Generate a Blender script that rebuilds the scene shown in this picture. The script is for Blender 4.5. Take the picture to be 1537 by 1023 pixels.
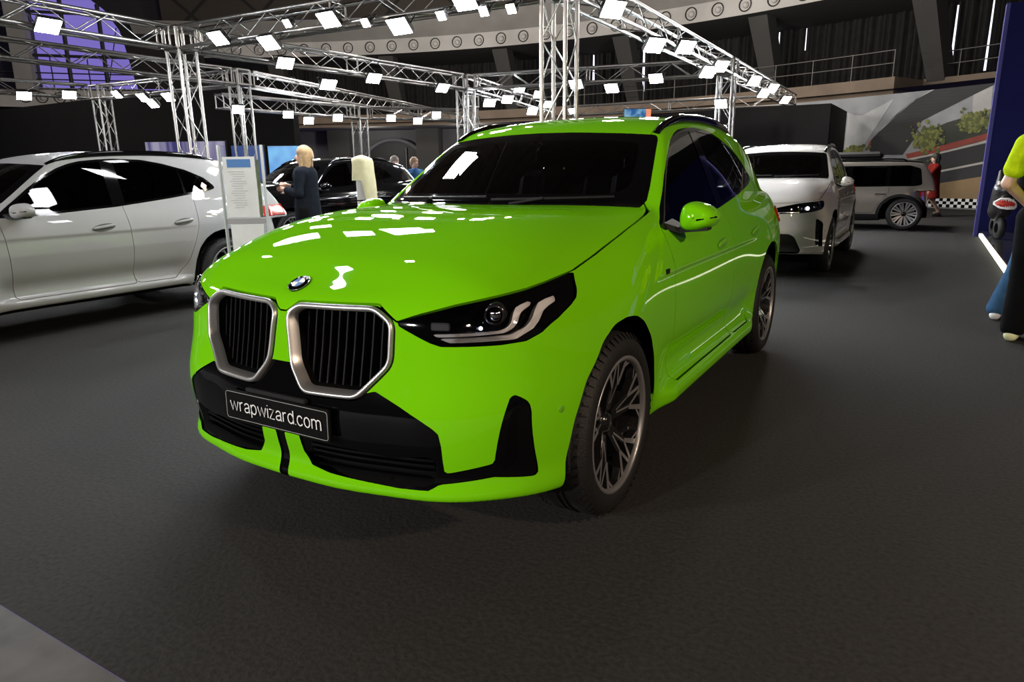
import bpy, math, random
import numpy as np
from mathutils import Vector, Matrix

sc = bpy.context.scene
for _o in list(bpy.data.objects):
    bpy.data.objects.remove(_o, do_unlink=True)
COL = sc.collection
PI = math.pi

# ------------------------------------------------------------------ camera
def make_camera():
    cd = bpy.data.cameras.new('camera')
    cam = bpy.data.objects.new('camera', cd)
    COL.objects.link(cam)
    yaw, pit, rol, F = -0.536984, -0.240699, -0.013389, 1032.19
    fw = Vector((math.sin(yaw)*math.cos(pit), math.cos(yaw)*math.cos(pit), math.sin(pit)))
    rt = Vector((math.cos(yaw), -math.sin(yaw), 0)); up = rt.cross(fw)
    r2 = rt*math.cos(rol) + up*math.sin(rol); u2 = up*math.cos(rol) - rt*math.sin(rol)
    m = Matrix((r2, u2, -fw)).transposed().to_4x4()
    m.translation = Vector((1.88008, -2.41467, 1.34212))
    cam.matrix_world = m
    cd.sensor_fit = 'HORIZONTAL'; cd.sensor_width = 36.0
    cd.lens = 36.0*F/1537.0
    cd.clip_start = 0.05; cd.clip_end = 300
    sc.camera = cam
make_camera()

# ------------------------------------------------------------------ world, exposure
w = bpy.data.worlds.new('world'); sc.world = w; w.use_nodes = True
bg = w.node_tree.nodes['Background']
bg.inputs[0].default_value = (0.22, 0.17, 0.56, 1); bg.inputs[1].default_value = 1.0
sc.view_settings.view_transform = 'Standard'
sc.view_settings.look = 'None'
sc.view_settings.gamma = 1
sc.view_settings.use_curve_mapping = False
sc.view_settings.exposure = 0.0
sc.cycles.use_denoising = True
sc.cycles.max_bounces = 8
sc.cycles.transparent_max_bounces = 16
sc.cycles.sample_clamp_indirect = 4.0

# ------------------------------------------------------------------ lamps outside the picture, and added fill lights in the hall
def lamp(name, p, aim, power, size, col=(1, .97, .93), kind='AREA'):
    l = bpy.data.lights.new(name, kind); l.energy = power; l.color = col
    if kind == 'AREA': l.shape = 'RECTANGLE'; l.size = size; l.size_y = size*.75
    else: l.shadow_soft_size = size
    o = bpy.data.objects.new(name, l); COL.objects.link(o); o.location = p
    o.rotation_euler = (Vector(aim)-Vector(p)).to_track_quat('-Z', 'Y').to_euler()
for p_, a_, e_, c_ in (((-5.0, -9.8, 3.1), (-.8, -.4, .6), 520, (1, .98, .95)), ((-1.5, -10.4, 3.1), (0, -.4, .6), 420, (1, .97, .93)), ((-8.5, -1.5, 3.4), (-4.0, .6, .2), 150, (1, 1, 1)), ((6.5, -1.0, 3.6), (1.0, 1.2, .5), 215, (1, .76, .56)), ((5.5, -7.0, 3.6), (.8, -.2, .5), 120, (1, .80, .62))):
    lamp('stand_floodlight', p_, a_, e_, .36, c_)
for p_ in ((-13, 14, 6.3), (-1, 17, 6.3), (-25, 4, 6.3), (-20, 16, 6.3), (-19, 24.5, 7.2), (-6, 25, 7.2)):
    lamp('hall_fill', p_, (p_[0], p_[1], 20), 1400 if p_[2] < 7 else 900, .5, (1, .94, .87), 'POINT')  # unseen fill points, added to brighten the fascia and upper hall
for p_ in ((-29.0, 32.0, 3.7), (-23.0, 34.5, 3.7)):
    lamp('back_wall_fill', p_, (p_[0], p_[1], 20), 260, .3, (1, .95, .9), 'POINT')  # unseen fill points, added to lighten the dim arched back wall
for x_, y_ in ((-2.29, 2.31), (-1.34, .56), (-1.95, -.05), (-3.41, 1.69), (-2.87, 1.96), (-3.69, 1.54), (-3.94, 2.56), (-3.05, .28)):
    lamp('overhead_floodlight', (x_, y_, 3.1), (x_+.8, y_-1.2, 0), 8, .30 if y_ > 1 else .13, (.95, .98, 1))
lamp('overhead_panel', (-3.05, 2.87, 3.5), (-.4, .85, 1.4), 34, .5, (.95, .98, 1))
FLOOD = 290.0   # emission of a floodlight face
# ------------------------------------------------------------------ numeric tools
class Spl:
    """natural cubic spline through (t, v) pairs, linear beyond its ends"""
    def __init__(s, pts):
        p = np.array(pts, float); s.x = p[:, 0]; s.y = p[:, 1]; n = len(p); h = np.diff(s.x)
        A = np.eye(n); r = np.zeros(n)
        for i in range(1, n-1):
            A[i, i-1] = h[i-1]; A[i, i] = 2*(h[i-1]+h[i]); A[i, i+1] = h[i]
            r[i] = 6*((s.y[i+1]-s.y[i])/h[i]-(s.y[i]-s.y[i-1])/h[i-1])
        s.m = np.linalg.solve(A, r); s.h = h
        s.k0 = (s.y[1]-s.y[0])/h[0]-h[0]*(2*s.m[0]+s.m[1])/6
        s.k1 = (s.y[-1]-s.y[-2])/h[-1]+h[-1]*(2*s.m[-1]+s.m[-2])/6
    def __call__(s, t):
        t = np.asarray(t, float); tc = np.clip(t, s.x[0], s.x[-1])
        i = np.clip(np.searchsorted(s.x, tc)-1, 0, len(s.x)-2)
        h = s.h[i]; a = (s.x[i+1]-tc)/h; b = (tc-s.x[i])/h
        v = a*s.y[i]+b*s.y[i+1]+((a**3-a)*s.m[i]+(b**3-b)*s.m[i+1])*h*h/6
        return v + np.minimum(t-s.x[0], 0)*s.k0 + np.maximum(t-s.x[-1], 0)*s.k1

def smax(a, b, r):
    h = np.maximum(r-np.abs(a-b), 0)/r
    return np.maximum(a, b)+h*h*h*r/6
def smin(a, b, r):
    return -smax(-a, -b, r)
def sstep(a, b, t):
    t = np.clip((t-a)/(b-a), 0, 1); return t*t*(3-2*t)

def grad(f, P, e=1.5e-3):
    g = np.empty_like(P)
    for k in range(3):
        d = np.zeros(3); d[k] = e
        A = P+d; B = P-d
        g[:, k] = (f(A[:, 0], A[:, 1], A[:, 2])-f(B[:, 0], B[:, 1], B[:, 2]))/(2*e)
    return g

def surface_net(f, lo, hi, h, half=True):
    """closed-form surface -> vertices, outward normals, quads (half: only x >= 0)"""
    xs = np.arange(-h/2 if half else lo[0], hi[0]+h, h); ys = np.arange(lo[1], hi[1]+h, h); zs = np.arange(lo[2], hi[2]+h, h)
    V = np.empty((len(xs), len(ys), len(zs)))
    Y, Z = np.meshgrid(ys, zs, indexing='ij')
    for i, x in enumerate(xs):
        V[i] = f(np.full_like(Y, abs(x) if half else x), Y, Z)
    S = V < 0
    nx, ny, nz = V.shape
    cnt = np.zeros((nx-1, ny-1, nz-1), int); pos = np.zeros((nx-1, ny-1, nz-1, 3))
    g = [xs, ys, zs]
    def add(ax, o):
        a = [slice(o[k], (V.shape[k]-1+o[k])) for k in range(3)]
        b = list(a); a[ax] = slice(0, V.shape[ax]-1); b[ax] = slice(1, V.shape[ax])
        va = V[tuple(a)]; vb = V[tuple(b)]
        m = S[tuple(a)] != S[tuple(b)]
        t = np.where(m, va/np.where(m, va-vb, 1), 0)
        idx = np.indices(m.shape)
        for k in range(3):
            c = g[k][idx[k]+(0 if k == ax else o[k])]
            if k == ax: c = c+t*h
            pos[..., k] += np.where(m, c, 0)
        cnt[...] += m
    for ax in range(3):
        oth = [k for k in range(3) if k != ax]
        for p in (0, 1):
            for q in (0, 1):
                o = [0, 0, 0]; o[oth[0]] = p; o[oth[1]] = q
                add(ax, o)
    act = cnt > 0
    ids = -np.ones(cnt.shape, int); ids[act] = np.arange(act.sum())
    P = pos[act]/cnt[act][:, None]
    ci = np.argwhere(act)
    quads = []
    for ax in range(3):
        u, v = (ax+1) % 3, (ax+2) % 3
        a = [slice(1, n-1) for n in V.shape]; b = list(a)
        a[ax] = slice(0, V.shape[ax]-1); b[ax] = slice(1, V.shape[ax])
        sa = S[tuple(a)]; sb = S[tuple(b)]
        for flip in (False, True):
            m = np.argwhere((sa & ~sb) if not flip else (~sa & sb))
            if not len(m): continue
            c = m.copy()
            for k in range(3):
                if k != ax: c[:, k] += 1
            def at(du, dv):
                d = c.copy(); d[:, u] += du; d[:, v] += dv
                return ids[d[:, 0], d[:, 1], d[:, 2]]
            q = np.stack([at(-1, -1), at(0, -1), at(0, 0), at(-1, 0)], 1)
            quads.append(q if not flip else q[:, ::-1])
    Q = np.concatenate(quads)
    c0 = (ci[:, 0] == 0) & half
    P[c0, 0] = 0
    for _ in range(6):
        G = grad(f, P); v = f(P[:, 0], P[:, 1], P[:, 2])
        G[c0, 0] = 0
        st = (v/np.maximum((G*G).sum(1), .05))[:, None]*G
        l = np.linalg.norm(st, axis=1, keepdims=True)
        st *= np.minimum(1, h*.5/np.maximum(l, 1e-9))
        P = P-st
    G = grad(f, P); G[c0, 0] = 0
    N = G/np.linalg.norm(G, axis=1, keepdims=True)
    return P, N, Q

class Patch:
    """a piece of surface: points, normals, polygons"""
    def __init__(s, P, N, F): s.P = P; s.N = N; s.F = F
    def copy(s): return Patch(s.P.copy(), s.N.copy(), list(s.F))
    def compact(s):
        used = sorted({i for f in s.F for i in f}); m = {j: i for i, j in enumerate(used)}
        return Patch(s.P[used], s.N[used], [tuple(m[i] for i in f) for f in s.F])
    def split(s, d):
        """d per vertex -> (part with d<0, part with d>=0)"""
        d = np.where(np.abs(d) < 1e-6, 1e-6, d); neg = (d < 0).tolist()
        P = [s.P]; N = [s.N]; nP = len(s.P); newp = []; newn = []; ed = {}
        A = []; B = []
        for f in s.F:
            k = sum(neg[i] for i in f)
            if k == len(f): A.append(f); continue
            if k == 0: B.append(f); continue
            fa = []; fb = []
            for i, j in zip(f, f[1:]+f[:1]):
                (fa if neg[i] else fb).append(i)
                if neg[i] != neg[j]:
                    key = (i, j) if i < j else (j, i)
                    e = ed.get(key)
                    if e is None:
                        t = d[i]/(d[i]-d[j])
                        newp.append(s.P[i]+(s.P[j]-s.P[i])*t); n = s.N[i]+(s.N[j]-s.N[i])*t
                        newn.append(n/np.linalg.norm(n)); e = nP+len(newp)-1; ed[key] = e
                    fa.append(e); fb.append(e)
            if len(fa) > 2: A.append(tuple(fa))
            if len(fb) > 2: B.append(tuple(fb))
        if newp:
            PP = np.concatenate([s.P, np.array(newp)]); NN = np.concatenate([s.N, np.array(newn)])
        else: PP, NN = s.P, s.N
        return Patch(PP, NN, A).compact(), Patch(PP, NN, B).compact()
    def cut(s, fd, gap=0.0):
        """fd(P,N)->signed distance. returns (inside shrunk by gap/2, outside likewise)"""
        if gap <= 0: return s.split(fd(s.P, s.N))
        a, b = s.split(fd(s.P, s.N)+gap/2)
        _, b = b.split(fd(b.P, b.N)-gap/2)
        return a, b
    def off(s, k):
        q = s.copy(); q.P = q.P+q.N*(np.asarray(k)[:, None] if np.ndim(k) else k); return q
    def mirrored(s):
        q = s.copy(); q.P = q.P*[-1, 1, 1]; q.N = q.N*[-1, 1, 1]; q.F = [f[::-1] for f in q.F]; return q
    def both(s):
        m = s.mirrored(); n = len(s.P)
        remap = np.arange(n)+n
        c = np.abs(s.P[:, 0]) < 1e-7
        remap[c] = np.arange(n)[c]
        return Patch(np.concatenate([s.P, m.P]), np.concatenate([s.N, m.N]),
                     list(s.F)+[tuple(int(remap[i]) for i in f) for f in m.F]).compact()
    def border(s):
        e = {}
        for f in s.F:
            for i, j in zip(f, f[1:]+f[:1]):
                if (j, i) in e: del e[(j, i)]
                else: e[(i, j)] = 1
        return list(e)
    def lip(s, depth, keep=None):
        """wall hanging inward from the free border"""
        P = []; F = []; N = []
        for i, j in s.border():
            if abs(s.P[i, 0]) < 1e-6 and abs(s.P[j, 0]) < 1e-6: continue
            if keep is not None and not (keep(s.P[i]) and keep(s.P[j])): continue
            a, b = s.P[i], s.P[j]; k = len(P)
            P += [a, b, b-s.N[j]*depth, a-s.N[i]*depth]
            n = np.cross(b-a, -s.N[i]); n = -n/max(np.linalg.norm(n), 1e-9)
            N += [n]*4
            F.append((k, k+3, k+2, k+1))
        return Patch(np.array(P).reshape(-1, 3), np.array(N).reshape(-1, 3), F)

def join(*ps):
    P = []; N = []; F = []; k = 0
    for p in ps:
        if not len(p.P): continue
        P.append(p.P); N.append(p.N); F += [tuple(i+k for i in f) for f in p.F]; k += len(p.P)
    return Patch(np.concatenate(P), np.concatenate(N), F)

def poly_sdf(poly):
    A = np.array(poly, float); B = np.roll(A, -1, 0)
    def f(u, v):
        d = np.full(u.shape, 1e9); ins = np.zeros(u.shape, bool)
        for (ax, ay), (bx, by) in zip(A, B):
            ex, ey = bx-ax, by-ay
            t = np.clip(((u-ax)*ex+(v-ay)*ey)/max(ex*ex+ey*ey, 1e-12), 0, 1)
            d = np.minimum(d, (u-ax-t*ex)**2+(v-ay-t*ey)**2)
            if ey != 0:
                c = ((ay > v) != (by > v)) & (u < ex*(v-ay)/ey+ax)
                ins ^= c
        d = np.sqrt(d); return np.where(ins, -d, d)
    return f

def region(poly, view, cond=None, closed=True):
    """signed distance of a polygon drawn in a view: 'front' (x,z), 'side' (y,z), 'top' (x,y)"""
    g = poly_sdf(poly); k = {'front': (0, 2), 'side': (1, 2), 'top': (0, 1)}[view]
    def fd(P, N):
        d = g(P[:, k[0]], P[:, k[1]])
        if cond is not None: d = np.where(cond(P, N), d, np.maximum(np.abs(d), .01))
        return d
    return fd

def smooth_poly(pts, r=0.02, n=5):
    """round every corner of a closed polygon; a point (x, y, r) has its own radius"""
    out = []; m = len(pts)
    for i in range(m):
        p0, p1, p2 = (np.array(pts[j % m][:2], float) for j in (i-1, i, i+1))
        rr = pts[i][2] if len(pts[i]) > 2 else r
        a = p0-p1; b = p2-p1; la, lb = np.linalg.norm(a), np.linalg.norm(b)
        t = min(rr, la*.45, lb*.45)
        if t < 1e-4: out.append(tuple(p1)); continue
        A = p1+a/la*t; B = p1+b/lb*t
        for k in range(n+1):
            s = k/n; out.append(tuple((1-s)**2*A+2*s*(1-s)*p1+s*s*B))
    return out

def resample(poly, n, closed=True):
    A = np.array(poly, float)
    if closed: A = np.concatenate([A, A[:1]])
    L = np.concatenate([[0], np.cumsum(np.linalg.norm(np.diff(A, axis=0), axis=1))])
    t = np.linspace(0, L[-1], n, endpoint=not closed)
    return np.stack([np.interp(t, L, A[:, k]) for k in range(A.shape[1])], 1)

# ------------------------------------------------------------------ car body as a smooth closed form
class CarShape:
    """outline tables of one car (metres; nose to -y, front axle at y = 0)"""
    def __init__(s, **k): s.__dict__.update(k)
    def side(s, y, z):
        v = s.W(z)+s.Wy(y)
        for (yc, amp, wd) in s.bulge:
            v = v+amp*np.exp(-((y-yc)/wd)**2)*sstep(1.12, .75, z)
        if s.extra is not None: v = v+s.extra(y, z)
        return v
    def front(s, x, z): return s.F0(z)+s.plan(x)
    def hood(s, x, y): return s.H(y)-s.drop(y)*(x/.8)**s.hexp
    def wind(s, x, z): return s.ws_y+(z-s.ws_z)/s.ws_k+s.ws_c*x*x
    def roof(s, x, y): return s.R(y)-s.Rc*(x/.6)**2.4
    def glass(s, y, z): return s.G(z)+s.Gy(y)
    def __call__(s, x, y, z):
        x = np.abs(x)
        a = x-s.side(y, z)
        b = s.front(x, z)-y
        c = y-s.B0(z)-s.bplan(x)
        d = z-s.hood(x, y)
        e = s.zb(y)-z
        t = smax(a, b*.85, s.r_corner)
        t = smax(t, c*.85, s.r_corner)
        t = smax(t, d, s.r_hood)
        t = smax(t, e, .05)
        g = smax(x-s.glass(y, z), (s.wind(x, z)-y)*.55, .03)
        g = smax(g, z-s.roof(x, y), s.r_roof)
        g = smax(g, (y-s.rearw(z)-.25*x*x)*.8, .08)
        g = smax(g, .9-z, .02)
        return smin(t, g, .03)

def hero_shape():
    def extra(y, z):
        # sill blade and the hollow above it between the wheels
        m = sstep(.40, .62, y)*sstep(2.45, 2.15, y)
        sill = .058*np.exp(-((z-.325)/.052)**4)
        hol = -.032*np.exp(-((z-.465)/.085)**2)
        return m*(sill+hol)
    return CarShape(
        W=Spl([(.18, .86), (.27, .905), (.36, .925), (.5, .930), (.65, .938), (.8, .940), (.92, .928), (1.02, .897), (1.10, .858), (1.25, .79)]),
        Wy=Spl([(-.9, -.035), (-.45, -.006), (0, 0), (.6, 0), (1.4, .002), (2.4, 0), (3.0, -.010), (3.5, -.05), (3.9, -.11)]),
        bulge=[(0, .022, .42), (2.865, .026, .5)], extra=extra,
        F0=Spl([(.15, -.74), (.22, -.82), (.275, -.868), (.31, -.872), (.36, -.856), (.42, -.862), (.48, -.871), (.58, -.870), (.70, -.838), (.80, -.822), (.90, -.806), (.98, -.775), (1.1, -.70)]),
        plan=Spl([(0, 0), (.15, .003), (.3, .018), (.45, .050), (.6, .092), (.7, .150), (.78, .225), (.86, .34), (.93, .50), (1.0, .70)]),
        B0=Spl([(.2, 3.74), (.35, 3.84), (.5, 3.885), (.7, 3.87), (.85, 3.83), (1.0, 3.79), (1.15, 3.75), (1.3, 3.7)]),
        bplan=Spl([(0, 0), (.4, -.03), (.7, -.13), (.85, -.28), (1.0, -.55)]),
        H=Spl([(-.9, .89), (-.8, .937), (-.7, .980), (-.6, 1.040), (-.5, 1.082), (-.35, 1.130), (-.1, 1.176), (.2, 1.192), (.45, 1.192), (.8, 1.195), (1.5, 1.17), (2.5, 1.19), (3.2, 1.20), (3.9, 1.18)]),
        drop=Spl([(-.9, .15), (-.5, .17), (-.17, .155), (.2, .10), (.6, .03), (1.2, .02), (4, .03)]),
        zb=Spl([(-.9, .285), (-.6, .280), (-.4, .26), (0, .24), (.4, .25), (1.5, .25), (2.4, .25), (3.2, .24), (3.6, .28), (3.9, .38)]),
        ws_y=.44, ws_z=1.185, ws_k=.61, ws_c=.45,
        R=Spl([(.6, 1.43), (1.05, 1.548), (1.3, 1.612), (1.6, 1.655), (2.0, 1.672), (2.6, 1.655), (3.1, 1.605), (3.6, 1.52), (4, 1.44)]), Rc=.035,
        G=Spl([(.8, .97), (1.0, .905), (1.1, .862), (1.25, .795), (1.4, .728), (1.55, .655), (1.7, .575)]),
        Gy=Spl([(.3, 0), (1.0, 0), (2.0, 0), (2.6, -.012), (3.1, -.05), (3.5, -.11), (3.9, -.2)]),
        rearw=Spl([(.9, 3.83), (1.1, 3.74), (1.2, 3.68), (1.35, 3.56), (1.5, 3.45), (1.7, 3.3)]),
        hexp=5.5, r_corner=.10, r_hood=.10, r_roof=.10)
# ------------------------------------------------------------------ blender helpers
def link(name, me, parent=None):
    o = bpy.data.objects.new(name, me); COL.objects.link(o)
    if parent is not None: o.parent = parent
    return o
def tag(o, label=None, cat=None, group=None, kind=None):
    for k, v in (('label', label), ('category', cat), ('group', group), ('kind', kind)):
        if v: o[k] = v
    return o
def thing(name, label, cat, loc=(0, 0, 0), rz=0.0, group=None):
    o = bpy.data.objects.new(name, None); COL.objects.link(o)
    o.empty_display_size = .1; o.location = loc; o.rotation_euler = (0, 0, rz)
    return tag(o, label, cat, group)

def mat(name, col, rough=.5, metal=0.0, coat=0.0, emit=None, es=1.0, noise=0.0, nscale=20.0, bump=0.0, spec=None, trans=0.0, coat_rough=.03):
    m = bpy.data.materials.new(name); m.use_nodes = True
    nt = m.node_tree; b = nt.nodes['Principled BSDF']
    c = (*col, 1)
    b.inputs['Base Color'].default_value = c
    b.inputs['Roughness'].default_value = rough; b.inputs['Metallic'].default_value = metal
    b.inputs['Coat Weight'].default_value = coat; b.inputs['Coat Roughness'].default_value = coat_rough
    b.inputs['Transmission Weight'].default_value = trans
    if spec is not None: b.inputs['Specular IOR Level'].default_value = spec
    if emit is not None:
        b.inputs['Emission Color'].default_value = (*emit, 1); b.inputs['Emission Strength'].default_value = es
    if noise or bump:
        tc = nt.nodes.new('ShaderNodeTexCoord'); n = nt.nodes.new('ShaderNodeTexNoise')
        n.inputs['Scale'].default_value = nscale; n.inputs['Detail'].default_value = 6
        nt.links.new(tc.outputs['Object'], n.inputs['Vector'])
        if noise:
            r = nt.nodes.new('ShaderNodeValToRGB')
            r.color_ramp.elements[0].color = (*[v*(1-noise) for v in col], 1)
            r.color_ramp.elements[1].color = (*[min(1, v*(1+noise)) for v in col], 1)
            r.color_ramp.elements[0].position = .3; r.color_ramp.elements[1].position = .7
            nt.links.new(n.outputs['Fac'], r.inputs[0]); nt.links.new(r.outputs[0], b.inputs['Base Color'])
        if bump:
            bp = nt.nodes.new('ShaderNodeBump'); bp.inputs['Strength'].default_value = bump; bp.inputs['Distance'].default_value = .01
            nt.links.new(n.outputs['Fac'], bp.inputs['Height']); nt.links.new(bp.outputs[0], b.inputs['Normal'])
    return m

def glass_mat(name, tint, rough=.0, spec=1.0):
    """thin tinted pane: tinted see-through plus mirror reflection by fresnel"""
    m = bpy.data.materials.new(name); m.use_nodes = True; nt = m.node_tree
    nt.nodes.clear()
    o = nt.nodes.new('ShaderNodeOutputMaterial'); mx = nt.nodes.new('ShaderNodeMixShader')
    t = nt.nodes.new('ShaderNodeBsdfTransparent'); g = nt.nodes.new('ShaderNodeBsdfGlossy'); f = nt.nodes.new('ShaderNodeFresnel')
    t.inputs[0].default_value = (*tint, 1); g.inputs['Roughness'].default_value = rough
    g.inputs['Color'].default_value = (spec, spec, spec, 1)
    f.inputs[0].default_value = 1.5
    nt.links.new(f.outputs[0], mx.inputs[0]); nt.links.new(t.outputs[0], mx.inputs[1]); nt.links.new(g.outputs[0], mx.inputs[2])
    nt.links.new(mx.outputs[0], o.inputs[0])
    return m

def pobj(name, patch, m, parent=None, normals=True):
    me = bpy.data.meshes.new(name)
    me.from_pydata(patch.P.tolist(), [], [list(map(int, f)) for f in patch.F])
    for mm in (m if isinstance(m, (list, tuple)) else [m]): me.materials.append(mm)
    if normals and len(patch.F):
        me.polygons.foreach_set('use_smooth', [True]*len(me.polygons))
        me.normals_split_custom_set_from_vertices([tuple(n) for n in patch.N])
    me.update()
    return link(name, me, parent)

class MB:
    """collects shapes into one mesh"""
    def __init__(s): s.v = []; s.f = []; s.mi = []; s.sm = []; s.cm = 0; s.M = None
    def add(s, vs, fs, smooth=False):
        k = len(s.v)
        if s.M is not None: vs = [tuple(s.M @ Vector(v)) for v in vs]
        s.v += [tuple(v) for v in vs]; s.f += [tuple(i+k for i in f) for f in fs]
        s.mi += [s.cm]*len(fs); s.sm += [smooth]*len(fs); return s
    def box(s, c, d, rz=0.0, bev=0.0):
        x, y, z = d[0]/2, d[1]/2, d[2]/2
        b = min(bev, x*.9, y*.9, z*.9)
        if b <= 0:
            vs = [(sx*x, sy*y, sz*z) for sz in (-1, 1) for sx, sy in ((-1, -1), (1, -1), (1, 1), (-1, 1))]
            fs = [(3, 2, 1, 0), (4, 5, 6, 7), (0, 1, 5, 4), (1, 2, 6, 5), (2, 3, 7, 6), (3, 0, 4, 7)]
        else:
            vs = []; 
            def ring(xx, yy, zz, bb): return [(-xx+bb, -yy, zz), (xx-bb, -yy, zz), (xx, -yy+bb, zz), (xx, yy-bb, zz), (xx-bb, yy, zz), (-xx+bb, yy, zz), (-xx, yy-bb, zz), (-xx, -yy+bb, zz)]
            vs = ring(x-b, y-b, -z, b*.3)+ring(x, y, -z+b, b)+ring(x, y, z-b, b)+ring(x-b, y-b, z, b*.3)
            fs = [tuple(range(7, -1, -1)), tuple(range(24, 32))]
            for r in range(3):
                for i in range(8): fs.append((r*8+i, r*8+(i+1) % 8, r*8+8+(i+1) % 8, r*8+8+i))
        cr, sr = math.cos(rz), math.sin(rz)
        return s.add([(c[0]+v[0]*cr-v[1]*sr, c[1]+v[0]*sr+v[1]*cr, c[2]+v[2]) for v in vs], fs)
    def tube(s, pts, r, n=8, closed=False, cap=True):
        P = [Vector(p) for p in pts]; m = len(P); rs = r if isinstance(r, (list, tuple)) else [r]*m
        vs = []; fs = []; up = None
        for i, p in enumerate(P):
            a = P[(i-1) % m] if (closed or i > 0) else p; b = P[(i+1) % m] if (closed or i < m-1) else p
            t = (b-a).normalized() if (b-a).length > 1e-9 else Vector((0, 0, 1))
            if up is None:
                up = Vector((0, 0, 1)) if abs(t.z) < .9 else Vector((1, 0, 0))
            u = (up-t*up.dot(t)).normalized(); w_ = t.cross(u); up = u
            for k in range(n):
                A = 2*PI*k/n
                vs.append(p+(u*math.cos(A)+w_*math.sin(A))*rs[i])
        for i in range(m if closed else m-1):
            j = (i+1) % m
            for k in range(n):
                fs.append((i*n+k, i*n+(k+1) % n, j*n+(k+1) % n, j*n+k))
        s.add(vs, fs, True)
        if cap and not closed:
            s.add(vs[:n], [tuple(range(n-1, -1, -1))]); s.add(vs[-n:], [tuple(range(n))])
        return s
    def strut(s, a, b, r, n=5): return s.tube([a, b], r, n, cap=False)
    def lathe(s, prof, n=48, axis='x', c=(0, 0, 0), smooth=True):
        """profile (radius, along-axis) spun about an axis"""
        vs = []; fs = []; m = len(prof)
        for k in range(n):
            A = 2*PI*k/n; ca, sa = math.cos(A), math.sin(A)
            for r, t in prof:
                q = (t, r*ca, r*sa) if axis == 'x' else ((r*ca, t, r*sa) if axis == 'y' else (r*ca, r*sa, t))
                vs.append((c[0]+q[0], c[1]+q[1], c[2]+q[2]))
        for k in range(n):
            for i in range(m-1):
                j = ((k+1) % n)*m; fs.append((k*m+i, k*m+i+1, j+i+1, j+i) if axis != 'y' else (k*m+i, j+i, j+i+1, k*m+i+1))
        return s.add(vs, fs, smooth)
    def prism(s, poly, a, b, axis='y', smooth=False):
        """polygon (u,v) pushed along an axis from a to b"""
        def q(u, v, t): return {'y': (u, t, v), 'x': (t, u, v), 'z': (u, v, t)}[axis]
        n = len(poly); vs = [q(u, v, a) for u, v in poly]+[q(u, v, b) for u, v in poly]
        s.add(vs, [(i, (i+1) % n, n+(i+1) % n, n+i) for i in range(n)], smooth)
        s.add(vs, [tuple(range(n-1, -1, -1)), tuple(range(n, 2*n))])
        return s
    def loft(s, rings, closed=True, cap=False, smooth=True):
        n = len(rings[0]); vs = [p for r in rings for p in r]; fs = []
        for i in range(len(rings)-1):
            for k in range(n if closed else n-1):
                fs.append((i*n+k, i*n+(k+1) % n, (i+1)*n+(k+1) % n, (i+1)*n+k))
        s.add(vs, fs, smooth)
        if cap: s.add(rings[0], [tuple(range(n-1, -1, -1))], smooth); s.add(rings[-1], [tuple(range(n))], smooth)
        return s
    def ball(s, c, r, nu=16, nv=10):
        rr = r if isinstance(r, (tuple, list)) else (r, r, r)
        rings = []
        for i in range(nv+1):
            t = PI*i/nv
            q = max(math.sin(t), 1e-3)
            rings.append([(c[0]+rr[0]*q*math.cos(2*PI*k/nu), c[1]+rr[1]*q*math.sin(2*PI*k/nu), c[2]-rr[2]*math.cos(t)) for k in range(nu)])
        return s.loft(rings)
    def build(s, name, m, parent=None):
        me = bpy.data.meshes.new(name); me.from_pydata(s.v, [], s.f)
        for mm in (m if isinstance(m, (list, tuple)) else [m]): me.materials.append(mm)
        me.polygons.foreach_set('use_smooth', s.sm); me.polygons.foreach_set('material_index', s.mi)
        me.update(); return link(name, me, parent)

def text_mesh(name, body, size, m, parent=None, xs=1.0, loc=(0, 0, 0), rot=(PI/2, 0, 0), depth=.001, align='CENTER'):
    cu = bpy.data.curves.new(name, 'FONT'); cu.body = body; cu.size = size; cu.align_x = align; cu.align_y = 'CENTER'; cu.extrude = depth
    cu.resolution_u = 6
    t = bpy.data.objects.new('tmp', cu); COL.objects.link(t)
    bpy.context.view_layer.update()
    me = bpy.data.meshes.new_from_object(t.evaluated_get(bpy.context.evaluated_depsgraph_get()))
    bpy.data.objects.remove(t); bpy.data.curves.remove(cu)
    me.materials.clear(); me.materials.append(m)
    for v in me.vertices: v.co.x *= xs
    me.name = name
    o = link(name, me, parent); o.location = loc; o.rotation_euler = rot
    return o

GLYPH = {'w': (1.0, [[(0, 1), (.25, 0), (.5, .97), (.75, 0), (1, 1)]]), 'r': (.36, [[(0, 0), (0, 1)], [(0, .60), (.07, .84), (.2, .97), (.36, .98)]]),
 'a': (.64, [[(.04, .76), (.12, .93), (.31, 1), (.5, .93), (.57, .76), (.57, .14), (.60, .02), (.66, .0)], [(.57, .56), (.30, .50), (.08, .42), (.01, .24), (.08, .06), (.26, 0), (.46, .07), (.57, .24)]]),
 'p': (.62, [[(0, 1), (0, -.40)], 'o']), 'i': (.0, [[(0, 0), (0, 1)], [(0, 1.27), (0, 1.36)]]), 'z': (.56, [[(.02, 1), (.54, 1), (0, 0), (.57, 0)]]),
 'd': (.62, [[(.62, 1.38), (.62, 0)], 'o']), '.': (.02, [[(0, 0), (.02, .05)]]), 'o': (.64, ['o']),
 'c': (.58, [[(.31+.31*math.cos(a), .5+.5*math.sin(a)) for a in np.linspace(.62, 2*PI-.62, 22)]]),
 'm': (.98, [[(0, 0), (0, 1)], [(0, .62), (.06, .86), (.2, .98), (.34, .97), (.46, .86), (.49, .64), (.49, 0)], [(.49, .62), (.55, .86), (.69, .98), (.83, .97), (.95, .86), (.98, .64), (.98, 0)]])}
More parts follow.
